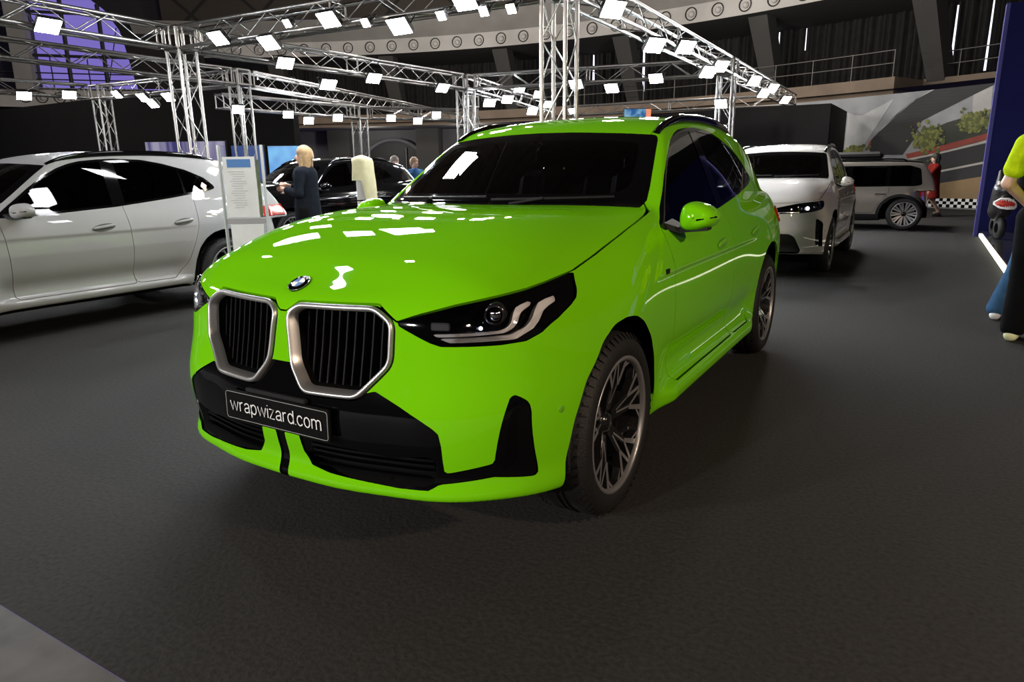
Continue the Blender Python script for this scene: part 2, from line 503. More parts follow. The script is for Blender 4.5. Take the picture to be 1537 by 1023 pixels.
def stroke_text(name, body, width, xh, m, parent, at):
    """plain round-ended sans lettering, centred on at, facing -y"""
    gap = .22; total = sum(GLYPH[c][0] for c in body)+gap*(len(body)-1); k = width/total; x = -width/2; b = MB()
    for c in body:
        for st in GLYPH[c][1]:
            if st == 'o': st = [(.31+.31*math.cos(a), .5+.5*math.sin(a)) for a in np.linspace(0, 2*PI, 30)]
            b.tube([(x+u*k, 0, v*xh) for u, v in st], .0026, 6)
        x += (GLYPH[c][0]+gap)*k
    b.v = [(p[0]+at[0], p[1]*.25+at[1], p[2]+at[2]) for p in b.v]
    return b.build(name, m, parent)

def copy_tree(o, parent=None):
    c = o.copy(); COL.objects.link(c)
    if parent is not None: c.parent = parent
    for ch in list(o.children): copy_tree(ch, c)
    return c

MATS = {}
def M(k): return MATS[k]
MATS['green'] = mat('green_wrap', (.165, .56, .003), .6, 0, .85, spec=0.0, coat_rough=.02)
MATS['gloss_black'] = mat('gloss_black', (.0025, .0025, .003), .05, 0, 0, spec=.3)
MATS['matte_black'] = mat('matte_black', (.006, .006, .0065), .6, spec=.3)
MATS['deep_black'] = mat('deep_black', (.0012, .0012, .0012), .9, spec=.1)
MATS['rubber'] = mat('tyre_rubber', (.0045, .0045, .0045), .65, bump=.3, nscale=120)
MATS['satin_silver'] = mat('satin_silver', (.50, .49, .48), .35, .85)
MATS['machined'] = mat('machined_alloy', (.33, .33, .34), .36, .7)
MATS['dark_alloy'] = mat('dark_alloy', (.012, .012, .013), .2, .3, .6)
MATS['steel'] = mat('brake_steel', (.12, .12, .12), .4, 1.0)
MATS['seat'] = mat('seat_leather', (.012, .012, .014), .5, noise=.2)
MATS['glass'] = glass_mat('tinted_glass', (.05, .05, .055), spec=.75)
MATS['glass_clear'] = glass_mat('windscreen_glass', (.30, .31, .32))
MATS['lens'] = glass_mat('lamp_lens', (.85, .85, .87))
MATS['white_led'] = mat('daylight_strip', (.85, .85, .85), .25, .4, .5)
MATS['led_spot'] = mat('led_spot', (.9, .9, 1), .2, emit=(.75, .8, 1), es=9)
MATS['red_lamp'] = mat('red_lamp', (.30, .006, .005), .12, 0, .25, emit=(1, .03, .01), es=.05, spec=.3)
MATS['white_paint'] = mat('white_letter', (.85, .85, .85), .4)
MATS['blue_enamel'] = mat('blue_enamel', (.02, .16, .55), .2, 0, 1)
MATS['chrome'] = mat('chrome', (.75, .75, .75), .08, 1.0)
# ------------------------------------------------------------------ the hall
RC = (-13.9, -2.6)
def on(th, z, R): a = math.radians(th); return (RC[0]+R*math.cos(a), RC[1]+R*math.sin(a), z)
def arcwall(name, R, z0, z1, a0, a1, m, n=None, R1=None):
    """band of a ring from angle a0 to a1"""
    n = n or max(4, int(abs(a1-a0)/2)); b = MB(); R1 = R if R1 is None else R1
    r0 = [on(a0+(a1-a0)*i/n, z0, R) for i in range(n+1)]; r1 = [on(a0+(a1-a0)*i/n, z1, R1) for i in range(n+1)]
    b.loft([r0, r1], closed=False); o = b.build(name, m); o['kind'] = 'structure'; return o
MATS['carpet'] = mat('exhibition_carpet', (.030, .029, .028), .9, noise=.25, nscale=55, bump=.35, spec=.15)
MATS['pale_floor'] = mat('pale_stone_floor', (.098, .096, .096), .8, noise=.22, nscale=7, bump=.1, spec=.3)
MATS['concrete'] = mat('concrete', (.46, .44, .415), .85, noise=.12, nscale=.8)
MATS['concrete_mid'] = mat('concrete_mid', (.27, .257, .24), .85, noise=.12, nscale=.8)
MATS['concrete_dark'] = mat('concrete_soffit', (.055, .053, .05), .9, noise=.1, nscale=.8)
MATS['beige_parapet'] = mat('beige_parapet', (.20, .15, .11), .8, noise=.15, nscale=1.2)
MATS['black_panel'] = mat('black_partition', (.009, .009, .0095), .8, noise=.1, nscale=2, spec=.15)
MATS['dark_wall'] = mat('dark_grey_wall', (.13, .13, .135), .8, noise=.1, nscale=1)
MATS['hole'] = mat('nozzle_dark', (.01, .01, .01), .6)
MATS['curtain'] = mat('grey_curtain', (.022, .021, .020), .95, noise=.3, nscale=3)
MATS['rail_metal'] = mat('rail_metal', (.16, .15, .14), .5, .6)
MATS['slit'] = mat('daylight_slit', (.8, .8, .85), .5, emit=(.85, .85, 1), es=1.6)
MATS['window_glass'] = glass_mat('window_glass', (.9, .9, .95))
MATS['frame_dark'] = mat('dark_frame', (.012, .012, .014), .6)
MATS['truss'] = mat('aluminium_truss', (.40, .395, .385), .35, .9)

def flat(name, pts, m, z=0):
    me = bpy.data.meshes.new(name); me.from_pydata([(x, y, z) for x, y in pts], [], [tuple(range(len(pts)))]); me.materials.append(m); me.update()
    o = link(name, me); o['kind'] = 'structure'; return o
kx = [on(a, 0, 40.4)[:2] for a in np.linspace(178.55, 361.45, 90)]
flat('floor', kx, M('pale_floor'), -.001)
kx = [on(a, 0, 40.4)[:2] for a in np.linspace(1.45, 178.55, 90)]
o = flat('floor', kx, M('carpet'), 0)
# ring walls, gallery, fascia, dome
arcwall('wall_back', 42, -.01, 4.3, 50, 132, M('dark_wall'))
arcwall('wall_upper', 43, 4.3, 9, 40, 133.2, M('dark_wall'))
arcwall('wall_front', 40.6, -.01, 13, 143, 400, M('dark_wall'), 100)
arcwall('wall_left', 40.6, -.01, 6.2, 132, 143.2, M('dark_wall'))
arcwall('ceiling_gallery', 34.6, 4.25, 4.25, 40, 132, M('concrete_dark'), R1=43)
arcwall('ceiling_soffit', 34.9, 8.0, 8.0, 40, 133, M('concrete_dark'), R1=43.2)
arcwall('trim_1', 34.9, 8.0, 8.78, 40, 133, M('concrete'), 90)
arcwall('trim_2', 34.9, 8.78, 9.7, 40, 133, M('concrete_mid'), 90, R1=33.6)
arcwall('trim_3', 34.9, 5.2, 6.25, 133, 158, M('concrete'), 30)
# parapet with its step
arcwall('wall_parapet', 34.9, 4.05, 4.72, 66.0, 132, M('beige_parapet'), 60)
arcwall('wall_parapet_far', 37.2, 4.15, 4.75, 40, 66.0, M('beige_parapet'), 30)
pr = MB(); pr.add([on(66, 4.05, 34.9), on(66, 4.05, 37.2), on(66, 4.72, 37.2), on(66, 4.72, 34.9)], [(0, 1, 2, 3)]); o = pr.build('trim_4', M('beige_parapet')); o['kind'] = 'structure'
# curtain with folds behind the gallery
b = MB(); n = 1500; q0 = []; q1 = []
for i in range(n+1):
    a = 48+(132-48)*i/n; r = 40+.16*math.sin(i*.9)+.10*math.sin(i*.37+1)+.06*math.sin(i*2.1)
    q0.append(on(a, 4.26, r)); q1.append(on(a, 8.0, 40+(r-40)*.8))
b.loft([q0, q1], closed=False); o = b.build('curtain', M('curtain')); tag(o, 'long pleated dark grey curtain hanging behind the gallery railing', 'curtain')
# daylight between curtain panels
for k, (a, z0, z1, wd) in enumerate(((66.15, 5.3, 7.8, .10), (64.23, 5.1, 7.8, .09), (77.5, 6.5, 7.9, .09), (75.56, 6.9, 7.9, .05), (88.25, 5.7, 7.9, .16), (92.68, 6.5, 7.9, .12), (111.36, 6.4, 7.9, .14), (100.05, 6.5, 7.9, .06), (124.55, 6.9, 7.9, .10))):
    b = MB(); d = math.degrees(wd/39.6/2); b.add([on(a-d, z0, 39.6), on(a+d, z0, 39.6), on(a+d*.6, z1, 39.6), on(a-d*.6, z1, 39.6)], [(0, 1, 2, 3)])
    o = b.build('window_%d' % (k+1), M('slit')); o['kind'] = 'structure'
# slanting struts
for k, a in enumerate((65.6, 76.5, 87.8, 99.1, 110.3, 121.2)):
    b = MB(); w2 = math.degrees(.45/36)
    rings = []
    for (r, z, s_) in ((37.4, 4.2, .7), (35.6, 8.05, 1.0)):
        rings.append([on(a-w2*s_-.35*(1 if z < 6 else 0), z, r), on(a+w2*s_-.35*(1 if z < 6 else 0), z, r), on(a+w2*s_-.35*(1 if z < 6 else 0), z, r+.9), on(a-w2*s_-.35*(1 if z < 6 else 0), z, r+.9)])
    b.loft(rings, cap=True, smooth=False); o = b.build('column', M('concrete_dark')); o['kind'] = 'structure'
# round nozzles along the fascia
nz0 = None
for i in range(26):
    a = 72.6+2.15*i
    if nz0 is None:
        t = thing('round_vent', 'round air nozzle in the pale concrete fascia of the gallery', 'vent', group='air nozzles along the gallery fascia')
        b = MB(); b.lathe([(.30, .0), (.29, -.04), (.25, -.02), (.24, .25), (.001, .26)], 24, 'y'); b.build('vent_socket', M('hole'), t)
        b = MB(); b.ball((.04, -.02, -.03), (.14, .15, .14), 14, 8); b.build('nozzle', M('concrete'), t); nz0 = t
    else: t = copy_tree(nz0)
    t.location = on(a, 8.40, 34.88); t.rotation_euler = (0, 0, math.radians(a-90))
for a in (138.8, 140.1, 141.5, 142.8):
    t = copy_tree(nz0); t.location = on(a, 5.72, 34.88); t.rotation_euler = (0, 0, math.radians(a-90)); t['label'] = 'round air nozzle in the pale band above the black wall at far left'; t['group'] = 'air nozzles in the left band'
# gallery railing
for nm, a0, a1, R, lab in (('railing', 66.3, 96, 35.1, 'thin metal gallery railing above the beige parapet, right of centre'), ('railing', 56, 65.6, 37.3, 'thin metal gallery railing on the set back parapet at far right')):
    t = thing(nm, lab, 'railing')
    for z in (5.25, 5.72):
        b = MB(); b.tube([on(a0+(a1-a0)*i/40, z, R) for i in range(41)], .022, 6); b.build('rail', M('rail_metal'), t)
    a = a0
    while a <= a1+.01:
        b = MB(); b.strut(on(a, 4.6, R), on(a, 5.74, R), .022, 6); b.build('post', M('rail_metal'), t); a += 2.7
# dome
def dome_mat():
    m = bpy.data.materials.new('dome_lattice'); m.use_nodes = True; nt = m.node_tree; b = nt.nodes['Principled BSDF']
    tc = nt.nodes.new('ShaderNodeTexCoord'); sp = nt.nodes.new('ShaderNodeSeparateXYZ'); nt.links.new(tc.outputs['Object'], sp.inputs[0])
    at = nt.nodes.new('ShaderNodeMath'); at.operation = 'ARCTAN2'; nt.links.new(sp.outputs[1], at.inputs[0]); nt.links.new(sp.outputs[0], at.inputs[1])
    out = []
    for sg in (1, -1):
        a = nt.nodes.new('ShaderNodeMath'); a.operation = 'MULTIPLY_ADD'; nt.links.new(at.outputs[0], a.inputs[0]); a.inputs[1].default_value = 9.0*sg
        z = nt.nodes.new('ShaderNodeMath'); z.operation = 'MULTIPLY'; nt.links.new(sp.outputs[2], z.inputs[0]); z.inputs[1].default_value = .30
        nt.links.new(z.outputs[0], a.inputs[2])
        f = nt.nodes.new('ShaderNodeMath'); f.operation = 'PINGPONG'; nt.links.new(a.outputs[0], f.inputs[0]); f.inputs[1].default_value = .5
        l = nt.nodes.new('ShaderNodeMath'); l.operation = 'LESS_THAN'; nt.links.new(f.outputs[0], l.inputs[0]); l.inputs[1].default_value = .035; out.append(l)
    mx = nt.nodes.new('ShaderNodeMath'); mx.operation = 'MAXIMUM'; nt.links.new(out[0].outputs[0], mx.inputs[0]); nt.links.new(out[1].outputs[0], mx.inputs[1])
    no = nt.nodes.new('ShaderNodeTexNoise'); no.inputs['Scale'].default_value = .35; nt.links.new(tc.outputs['Object'], no.inputs[0])
    r = nt.nodes.new('ShaderNodeValToRGB'); r.color_ramp.elements[0].color = (.022, .017, .013, 1); r.color_ramp.elements[1].color = (.042, .033, .026, 1); nt.links.new(no.outputs[0], r.inputs[0])
    mm = nt.nodes.new('ShaderNodeMix'); mm.data_type = 'RGBA'; nt.links.new(mx.outputs[0], mm.inputs[0]); nt.links.new(r.outputs[0], mm.inputs[6]); mm.inputs[7].default_value = (.007, .006, .005, 1)
    nt.links.new(mm.outputs[2], b.inputs['Base Color']); b.inputs['Roughness'].default_value = .9
    return m
b = MB(); rings = []
for i in range(13):
    t = i/12; r = 33.6*math.cos(t*PI/2)+.01; z = 9.7+13.4*math.sin(t*PI/2)
    rings.append([(r*math.cos(2*PI*k/72), r*math.sin(2*PI*k/72), z) for k in range(72)])
b.loft(rings)
_k = [i for i, f in enumerate(b.f) if not (129 < math.degrees(math.atan2(sum(b.v[j][1] for j in f), sum(b.v[j][0] for j in f))) % 360 < 148 and max(b.v[j][2] for j in f) < 13.6)]
b.f = [b.f[i] for i in _k]; b.mi = [b.mi[i] for i in _k]; b.sm = [b.sm[i] for i in _k]; o = b.build('ceiling', dome_mat()); o.location = (RC[0], RC[1], 0); o['kind'] = 'structure'
# cut: the rest of the ring behind the viewer and at the window
arcwall('ceiling_ring', 33.4, 10.1, 10.1, 150, 400, M('concrete_dark'), 60, R1=41)
# tall arched window on the left: frame, bars, panes, sill
def arched_window():
    R = 34.4
    def top(a): return float(np.interp(a, [133.4, 134.1, 135.2, 137.3, 140.5, 145], [6.6, 9.2, 10.3, 11.3, 12.4, 12.8]))
    b = MB(); L = list(np.linspace(127, 149.5, 120))   # dark wall around the opening
    lo = [on(a, 6.2 if a < 133.4 else (top(a) if a < 141.6 else (6.2 if a < 142.9 else top(a))), R) for a in L]
    b.loft([lo, [on(a, 14.0, R) for a in L]], closed=False); o = b.build('wall_window', M('dome_edge')); o['kind'] = 'structure'
    m = MB()
    for a in (138.75, 135.75): m.strut(on(a, 6.2, R-.05), on(a, top(a), R-.05), .11, 6)
    for z in (6.62, 6.95, 7.85, 10.05): m.tube([on(a, z, R-.05) for a in np.linspace(149, 133.5+(.9 if z > 9 else 0), 14)], .08 if z > 7.5 else .035, 6)
    for a in (140.2, 137.2): m.strut(on(a, 6.2, R-.05), on(a, 7.85, R-.05), .035, 5)
    m.strut(on(135.75, 6.2, R-.05), on(134.4, 9.4, R-.05), .03, 5)
    w_ = m.build('window_10', M('frame_dark')); w_['kind'] = 'structure'
    p = MB(); L2 = list(np.linspace(133.4, 149.5, 70)); p.loft([[on(a, 6.1, R+.02) for a in L2], [on(a, top(a)+.05, R+.02) for a in L2]], closed=False); p.build('pane', M('window_glass'), w_)
    c = MB(); c.loft([[on(141.5, z, R-.9), on(142.9, z, R-.9), on(142.9, z, R+.3), on(141.5, z, R+.3)] for z in (6.0, 13.5)], cap=True, smooth=False); o = c.build('column_left', M('concrete_mid')); o['kind'] = 'structure'
    # blind over the far left panes
    c = MB(); c.loft([[on(a, 6.1, R+.2) for a in np.linspace(142.7, 149.5, 12)], [on(a, 12.9, R+.2) for a in np.linspace(142.7, 149.5, 12)]], closed=False); o = c.build('blind', mat('navy_blind', (.010, .010, .028), .8)); tag(o, 'dark navy blind behind the window bars at the far left edge', 'blind')
    c = MB(); c.loft([[on(a, 6.15, r) for a in np.linspace(127, 149.5, 30)] for r in (R, 40.6)], closed=False); o = c.build('trim_5', M('concrete_dark')); o['kind'] = 'structure'
MATS['dome_edge'] = mat('dome_edge', (.012, .010, .009), .9)
arched_window()
# black partition walls
def partition(name, a, b_, th, h):
    a = Vector((*a, 0)); c = Vector((*b_, 0)); d = (c-a); L = d.length; m = MB()
    m.box((0, 0, h/2), (L, th, h)); o = m.build(name, M('black_panel')); o.location = (a+c)/2; o.rotation_euler = (0, 0, math.atan2(d.y, d.x)); o['kind'] = 'structure'; return o
partition('wall_black_left', (-32, 12.0), (-13.7, 12.0), .2, 4.0)
partition('wall_black_right', (-7.0, 22.05), (-1.0, 22.05), .25, 3.28)
partition('wall_black_right_return', (-1.09, 22.3), (-1.02, 25.9), .2, 3.28)
# arches at the back
def arch(a, z, r, lab):
    t = thing('arch_niche', lab, 'arch'); R = 41.6
    b = MB(); c = Vector(on(a, 0, R)); u = Vector((-math.sin(math.radians(a)), math.cos(math.radians(a)), 0)); nrm = -Vector((math.cos(math.radians(a)), math.sin(math.radians(a)), 0))
    pts = [c+u*(-r*math.cos(q))+Vector((0, 0, z+r*math.sin(q))) for q in np.linspace(0, PI, 24)]
    pts = [c-u*r]+pts+[c+u*r]
    ins = [p+nrm*.02 for p in pts]; b.add(ins, [tuple(range(len(ins)))]); b.build('niche_back', M('hole'), t)
    b = MB(); b.tube([p+nrm*.1 for p in pts], .14, 6); b.build('arch_frame', M('dark_wall'), t)
    b = MB(); b.strut(c+nrm*.15+u*(-r*.35), c+nrm*.15+u*(-r*.35)+Vector((0, 0, z+r*.8)), .05, 6); b.build('mullion', M('rail_metal'), t)
arch(112.9, 1.0, 2.6, 'dark arched niche in the back wall behind the black car')
arch(105.5, 1.0, 2.35, 'dark arched niche in the back wall, cut off by the green car roof')
for k, (a0, a1) in enumerate(((108.2, 110.4), (116.9, 119))):
    b = MB(); b.loft([[on(a, z, r) for a, r in ((a0, 40.9), (a1, 40.9), (a1, 41.9), (a0, 41.9))] for z in (0, 4.25)], cap=True, smooth=False); o = b.build('column_back', M('concrete_dark')); o['kind'] = 'structure'
# printed mural under the gallery
def mural():
    t = thing('printed_mural', 'large printed wall mural of a racing road with trees and red kerb', 'mural')
    mm = lambda n, c: mat(n, c, .75, noise=.18, nscale=1.2)
    R = 31.6
    def sheet(name, pts, dn, m):
        b = MB(); f = []
        for (a, z) in pts: f.append(on(a, z, R-dn))
        c = np.mean(np.array(f), 0); k = len(f)
        b.add(f, [tuple(range(k))]); return b.build(name, m, t)
    b = MB(); L = list(np.linspace(70.2, 55.0, 24))
    b.loft([[on(a, z, R+(.08 if z < 0 else 0)) for a in L] for z in (0, 3.76)], closed=False); b.loft([[on(a, 3.76, R) for a in L], [on(a, 3.76, R+.1) for a in L]], closed=False)
    b.build('mural_sky', mm('mural_sky', (.26, .27, .285)), t)
    def strip(name, pts, dn, m, n=10):
        """polygon given as an upper and a lower edge, bent along the wall"""
        up, lo = pts; b = MB()
        A = np.linspace(0, 1, n); ua = resample(up, n, False); la = resample(lo, n, False)
        b.loft([[on(p[0], p[1], R-dn) for p in ua], [on(p[0], p[1], R-dn) for p in la]], closed=False, smooth=False); return b.build(name, m, t)
    road = mm('mural_road', (.028, .029, .031))
    strip('mural_road', ([(60.54, 3.76), (61.58, 3.5), (62.58, 3.07), (63.44, 2.6), (64.07, 2.23), (64.15, 2.01), (63.8, 1.77)], [(56.89, 3.76), (58.56, 3.39), (59.98, 3.05), (61.08, 2.78), (61.19, 2.32), (61.62, 1.96), (61.87, 1.74)]), .012, road, 16)
    strip('road_edge', ([(60.40, 3.76), (61.56, 3.48), (62.56, 3.02), (63.44, 2.63)], [(60.62, 3.76), (61.75, 3.42), (62.7, 2.95), (63.5, 2.55)]), .016, mm('mural_edge', (.42, .42, .42)))
    strip('mural_cloud', ([(67.2, 3.5), (66.3, 3.38), (64.9, 3.1), (62.8, 3.6)], [(66.9, 2.0), (66.2, 1.9), (64.7, 1.9), (63.9, 2.6)]), .008, mm('mural_cloud', (.40, .41, .42)))
    strip('mural_bank', ([(60.6, 2.45), (59.49, 2.70), (57.02, 3.02), (55.2, 3.1)], [(60.6, 1.8), (59.33, 1.98), (56.8, 2.2), (55.2, 2.4)]), .014, mm('mural_bank', (.035, .040, .03)))
    strip('mural_tower', ([(58.2, 3.7), (57.2, 3.76)], [(58.1, 2.9), (57.1, 2.9)]), .010, mm('mural_tower', (.40, .39, .38)))
    strip('red_kerb', ([(61.66, 1.76), (59.71, 1.98), (56.85, 2.34), (55, 2.6)], [(61.55, 1.61), (59.67, 1.80), (56.81, 2.16), (55, 2.42)]), .018, mm('mural_red', (.26, .05, .035)))
    strip('red_edge', ([(63.3, 2.70), (63.95, 2.30), (64.05, 2.0)], [(63.44, 2.6), (64.12, 2.22), (64.2, 1.98)]), .018, mm('mural_red_edge', (.24, .07, .05)))
    strip('white_line', ([(61.6, 1.60), (59.67, 1.78), (56.8, 2.14), (55, 2.38)], [(61.6, 1.53), (59.67, 1.73), (56.79, 2.06), (55, 2.3)]), .020, mm('mural_white', (.42, .40, .37)))
    strip('near_road', ([(61.9, 1.53), (59.67, 1.73), (56.79, 2.06), (55, 2.3)], [(61.9, .66), (59.43, .80), (56.53, 1.07), (55, 1.2)]), .014, road)
    strip('white_line', ([(60.3, 1.13), (59.7, 1.19), (56.63, 1.52), (55, 1.68)], [(60.3, 1.08), (59.7, 1.13), (56.63, 1.45), (55, 1.6)]), .020, M_('mural_white'))
    strip('sand_strip', ([(63, .55), (61.63, .68), (59.43, .80), (56.53, 1.07), (55, 1.2)], [(63, .33), (61.54, .33), (59.43, .33), (56.33, .33), (55, .33)]), .016, mm('mural_sand', (.27, .18, .09)))
    for k, (c0, z0, w2, h2, cnt) in enumerate(((60.4, 2.26, .95, .42, 300), (57.9, 2.68, .9, .34, 220), (65.0, 1.95, .8, .17, 150))):
        rnd = random.Random(k); b = MB()
        for i in range(cnt):
            a = c0+rnd.gauss(0, .42)*w2; z = z0+rnd.gauss(0, .42)*h2; r = rnd.uniform(.025, .075); n = 7; f = [on(a+math.degrees(r*math.cos(2*PI*q/n)*rnd.uniform(.6, 1.3)/R), z+r*math.sin(2*PI*q/n)*rnd.uniform(.6, 1.3), R-.022-.0001*i) for q in range(n)]
            b.cm = i % 2; b.add(f, [tuple(range(n))])
        b.build('foliage', [mm('mural_leaf', (.19, .20, .055)), mm('mural_leaf_dark', (.09, .105, .03))], t)
    b = MB(); n = 34
    for i in range(n):
        for j in range(3):
            a0 = 55+(62.3-55)*i/n; a1 = 55+(62.3-55)*(i+1)/n; z0 = .045+.095*j; b.cm = (i+j) % 2
            b.add([on(a0, z0, R-.02), on(a1, z0, R-.02), on(a1, z0+.095, R-.02), on(a0, z0+.095, R-.02)], [(0, 1, 2, 3)])
    b.build('checker_strip', [M('white_paint'), M('deep_black')], t)
def M_(n): return bpy.data.materials[n]
mural()
# blue stand wall and platform with a light strip
MATS['blue_wall'] = mat('blue_stand_wall', (.0075, .0085, .065), .75, noise=.1, nscale=2, spec=.1)
MATS['blue_edge'] = mat('blue_wall_edge', (.06, .06, .22), .6, spec=.1)
b = MB(); b.box((5.9, 14.0, 2.1), (6.2, .26, 4.2)); o = b.build('stand_wall', M('blue_wall')); tag(o, 'tall dark blue exhibition stand wall at the right edge', 'stand wall')
b = MB(); b.box((2.77, 14.0, 2.1), (.06, .27, 4.2)); e = b.build('wall_end_strip', M('blue_edge'), o)
t = thing('platform', 'low display platform with a glowing edge strip at the right', 'platform', (0, 0, 0))
b = MB(); b.box((5.3, 9.7, .06), (4.9, 8.2, .10), bev=.01); b.build('deck', mat('mirror_deck', (.35, .35, .36), .08, .9), t)
b = MB(); b.box((2.835, 9.7, .045), (.03, 8.1, .05)); b.build('light_strip', mat('warm_strip', (1, 1, .8), .5, emit=(1, .98, .72), es=2.4), t)

# ------------------------------------------------------------------ trusses and towers
def truss_geo(L, s=.29):
    ch = []; h = s/2
    br = MB(); n = max(2, round(L/.45)); st = L/n
    for (y, z) in ((-h, -h), (h, -h), (h, h), (-h, h)):
        c = MB(); c.strut((0, y, z), (L, y, z), .0245, 8); ch.append(c)
    for i in range(n):
        x0, x1 = i*st, (i+1)*st; a, c_ = (x0, x1) if i % 2 else (x1, x0)
        for p, q in (((a, -h, -h), (c_, -h, h)), ((a, h, -h), (c_, h, h)), ((a, -h, -h), (c_, h, -h)), ((a, -h, h), (c_, h, h))): br.strut(p, q, .009, 4)
    for x in (.02, L/2, L-.02):
        for p, q in (((x, -h, -h), (x, -h, h)), ((x, h, -h), (x, h, h)), ((x, -h, -h), (x, h, -h)), ((x, -h, h), (x, h, h))): br.strut(p, q, .014, 5)
    return ch, br
def truss(a, b, lab, grp=None, name='lighting_truss', z=3.345):
    a = Vector((*a, z)) if len(a) == 2 else Vector(a); b = Vector((*b, z)) if len(b) == 2 else Vector(b)
    d = b-a; t = thing(name, lab, 'truss', group=grp); ch, br = truss_geo(d.length)
    t.location = a; t.rotation_euler = d.to_track_quat('X', 'Z').to_euler()
    for c in ch: c.build('chord', M('truss'), t)
    br.build('lattice', M('truss'), t)
    return t
def tower(x, y, lab, h=3.2):
    t = thing('truss_tower', lab, 'truss tower', (x, y, 0)); ch, br = truss_geo(h-.02)
    for c in ch+[br]: c.M = None
    R_ = Matrix.Rotation(-PI/2, 4, 'Y')
    for c in ch:
        o = c.build('chord', M('truss'), t); o.data.transform(R_)
        o.location = (0, 0, .02)
    o = br.build('lattice', M('truss'), t); o.data.transform(R_); o.location = (0, 0, .02)
    b = MB(); b.box((0, 0, .01), (.55, .55, .02)); b.build('base_plate', M('truss'), t)
    b = MB(); b.box((0, 0, h+.145), (.34, .34, .29), bev=.02); 
    c = MB(); k = .16
    for sx in (-k, k):
        for sy in (-k, k): c.strut((sx, sy, h), (sx, sy, h+.29), .026, 6)
    for z in (h, h+.29):
        c.strut((-k, -k, z), (k, -k, z), .026, 6); c.strut((-k, k, z), (k, k, z), .026, 6); c.strut((-k, -k, z), (-k, k, z), .026, 6); c.strut((k, -k, z), (k, k, z), .026, 6)
    c.build('corner_block', M('truss'), t)
    return t
J = dict(A=((-7.83, 4.65), (-2.05, 4.86)), B=((-8.07, -6.2), (-8.08, 4.40)), C=((-8.06, 4.90), (-7.54, 11.2)), D=((-1.81, 5.14), (-1.89, 12.33)), D2=((-1.9, 12.83), (-2.0, 20.8)), E=((-7.27, 11.49), (-2.14, 12.54)), F=((-7.58, 11.75), (-8.95, 18.3)), G=((-11.1, -3), (-10.87, 7.64)), G2=((-10.93, 8.18), (-14.2, 22)), H=((-15.38, 7.71), (-11.13, 7.87)), I=((-16.8, 3), (-15.74, 7.42)), K=((-9.0, 19.9), (-2.2, 20.7)))
TL = dict(A='aluminium lighting truss across the top left, between the front corner towers', B='lighting truss running to the left edge from the front corner tower', C='lighting truss running back from the left corner tower above the dark car',
          D='lighting truss running back from the centre tower to the far right tower', D2='end of the right lighting truss beyond its far tower, above the white car', E='lighting truss across the back, between the two rear towers of the square',
          F='short lighting truss continuing behind the rear middle tower', G='dim truss crossing in front of the purple window', G2='truss behind, running back from the slim tower above the info stand', H='truss joining the two slim towers behind the grey car',
          I='truss at the far left edge above the black wall', K='distant lighting truss across the back right above the black partition')
for k, (a, b) in J.items(): truss(a, b, TL[k])
truss((-11.84, 8.1, 2.95), (-11.61, 12.02, 2.95), 'low far truss ending at the thin tower above the yellow cloth'); truss((-11.42, 12.56, 2.95), (-9.8, 14.8, 2.95), 'low far truss to the right of the thin tower above the yellow cloth')
tower(-8.08, 4.65, 'truss tower rising behind the rear of the grey car, at the left corner'); tower(-1.81, 4.89, 'large bright truss tower in the centre, behind the green car roof')
tower(-7.53, 11.45, 'truss tower left of the green car roof, behind its roof rail'); tower(-1.89, 12.58, 'truss tower on the right between the green car and the white car')
tower(-10.87, 7.9, 'slim truss tower directly above the acrylic info stand'); tower(-15.65, 7.7, 'truss tower above the middle of the grey car roof, against black wall')
tower(-11.6, 12.3, 'thin far truss tower above the yellow cloth', 2.8); tower(-9.9, 15.2, 'dim distant truss tower just right of the rear middle tower', 3.2)

# floodlights
def flood(kind):
    w_, h_, e = {'flood': (.27, .20, 30), 'warm': (.10, .10, 26), 'small': (.22, .18, 30)}[kind]
    t = bpy.data.objects.new('floodlight', None); COL.objects.link(t)
    b = MB(); b.loft([[(sx*w_*k, sy*h_*k, z) for sx, sy in ((-.5, -.5), (.5, -.5), (.5, .5), (-.5, .5))] for k, z in ((.6, .10), (.95, .06), (1.06, 0), (1.06, -.012))], cap=True, smooth=False); b.build('housing', M('matte_black'), t)
    b = MB(); b.box((0, 0, -.017), (w_, h_, .006)); b.build('lamp_face', MATS['flood_warm'] if kind == 'warm' else MATS['flood_white'], t)
    b = MB(); b.tube([(-w_*.56, 0, .03), (-w_*.56, 0, .17), (w_*.56, 0, .17), (w_*.56, 0, .03)], .009, 5); b.build('bracket', M('matte_black'), t)
    return t
MATS['flood_white'] = mat('flood_white', (1, 1, 1), .5, emit=(.92, .96, 1.0), es=FLOOD)
MATS['flood_warm'] = mat('flood_warm', (1, .9, .7), .5, emit=(1, .82, .58), es=FLOOD*.6)
PROTO = {}
ORD = ['first', 'second', 'third', 'fourth', 'fifth', 'sixth', 'seventh', 'eighth', 'ninth', 'tenth']
def put_lamp(kind, p, az, tilt, lab, grp):
    """az: heading the lamp looks to, tilt: angle of its face from straight down"""
    if kind not in PROTO: o = PROTO[kind] = flood(kind)
    else: o = copy_tree(PROTO[kind])
    o.location = p; o.rotation_euler = (Matrix.Rotation(az, 4, 'Z') @ Matrix.Rotation(tilt, 4, 'X')).to_euler()
    tag(o, lab, 'floodlight', grp)
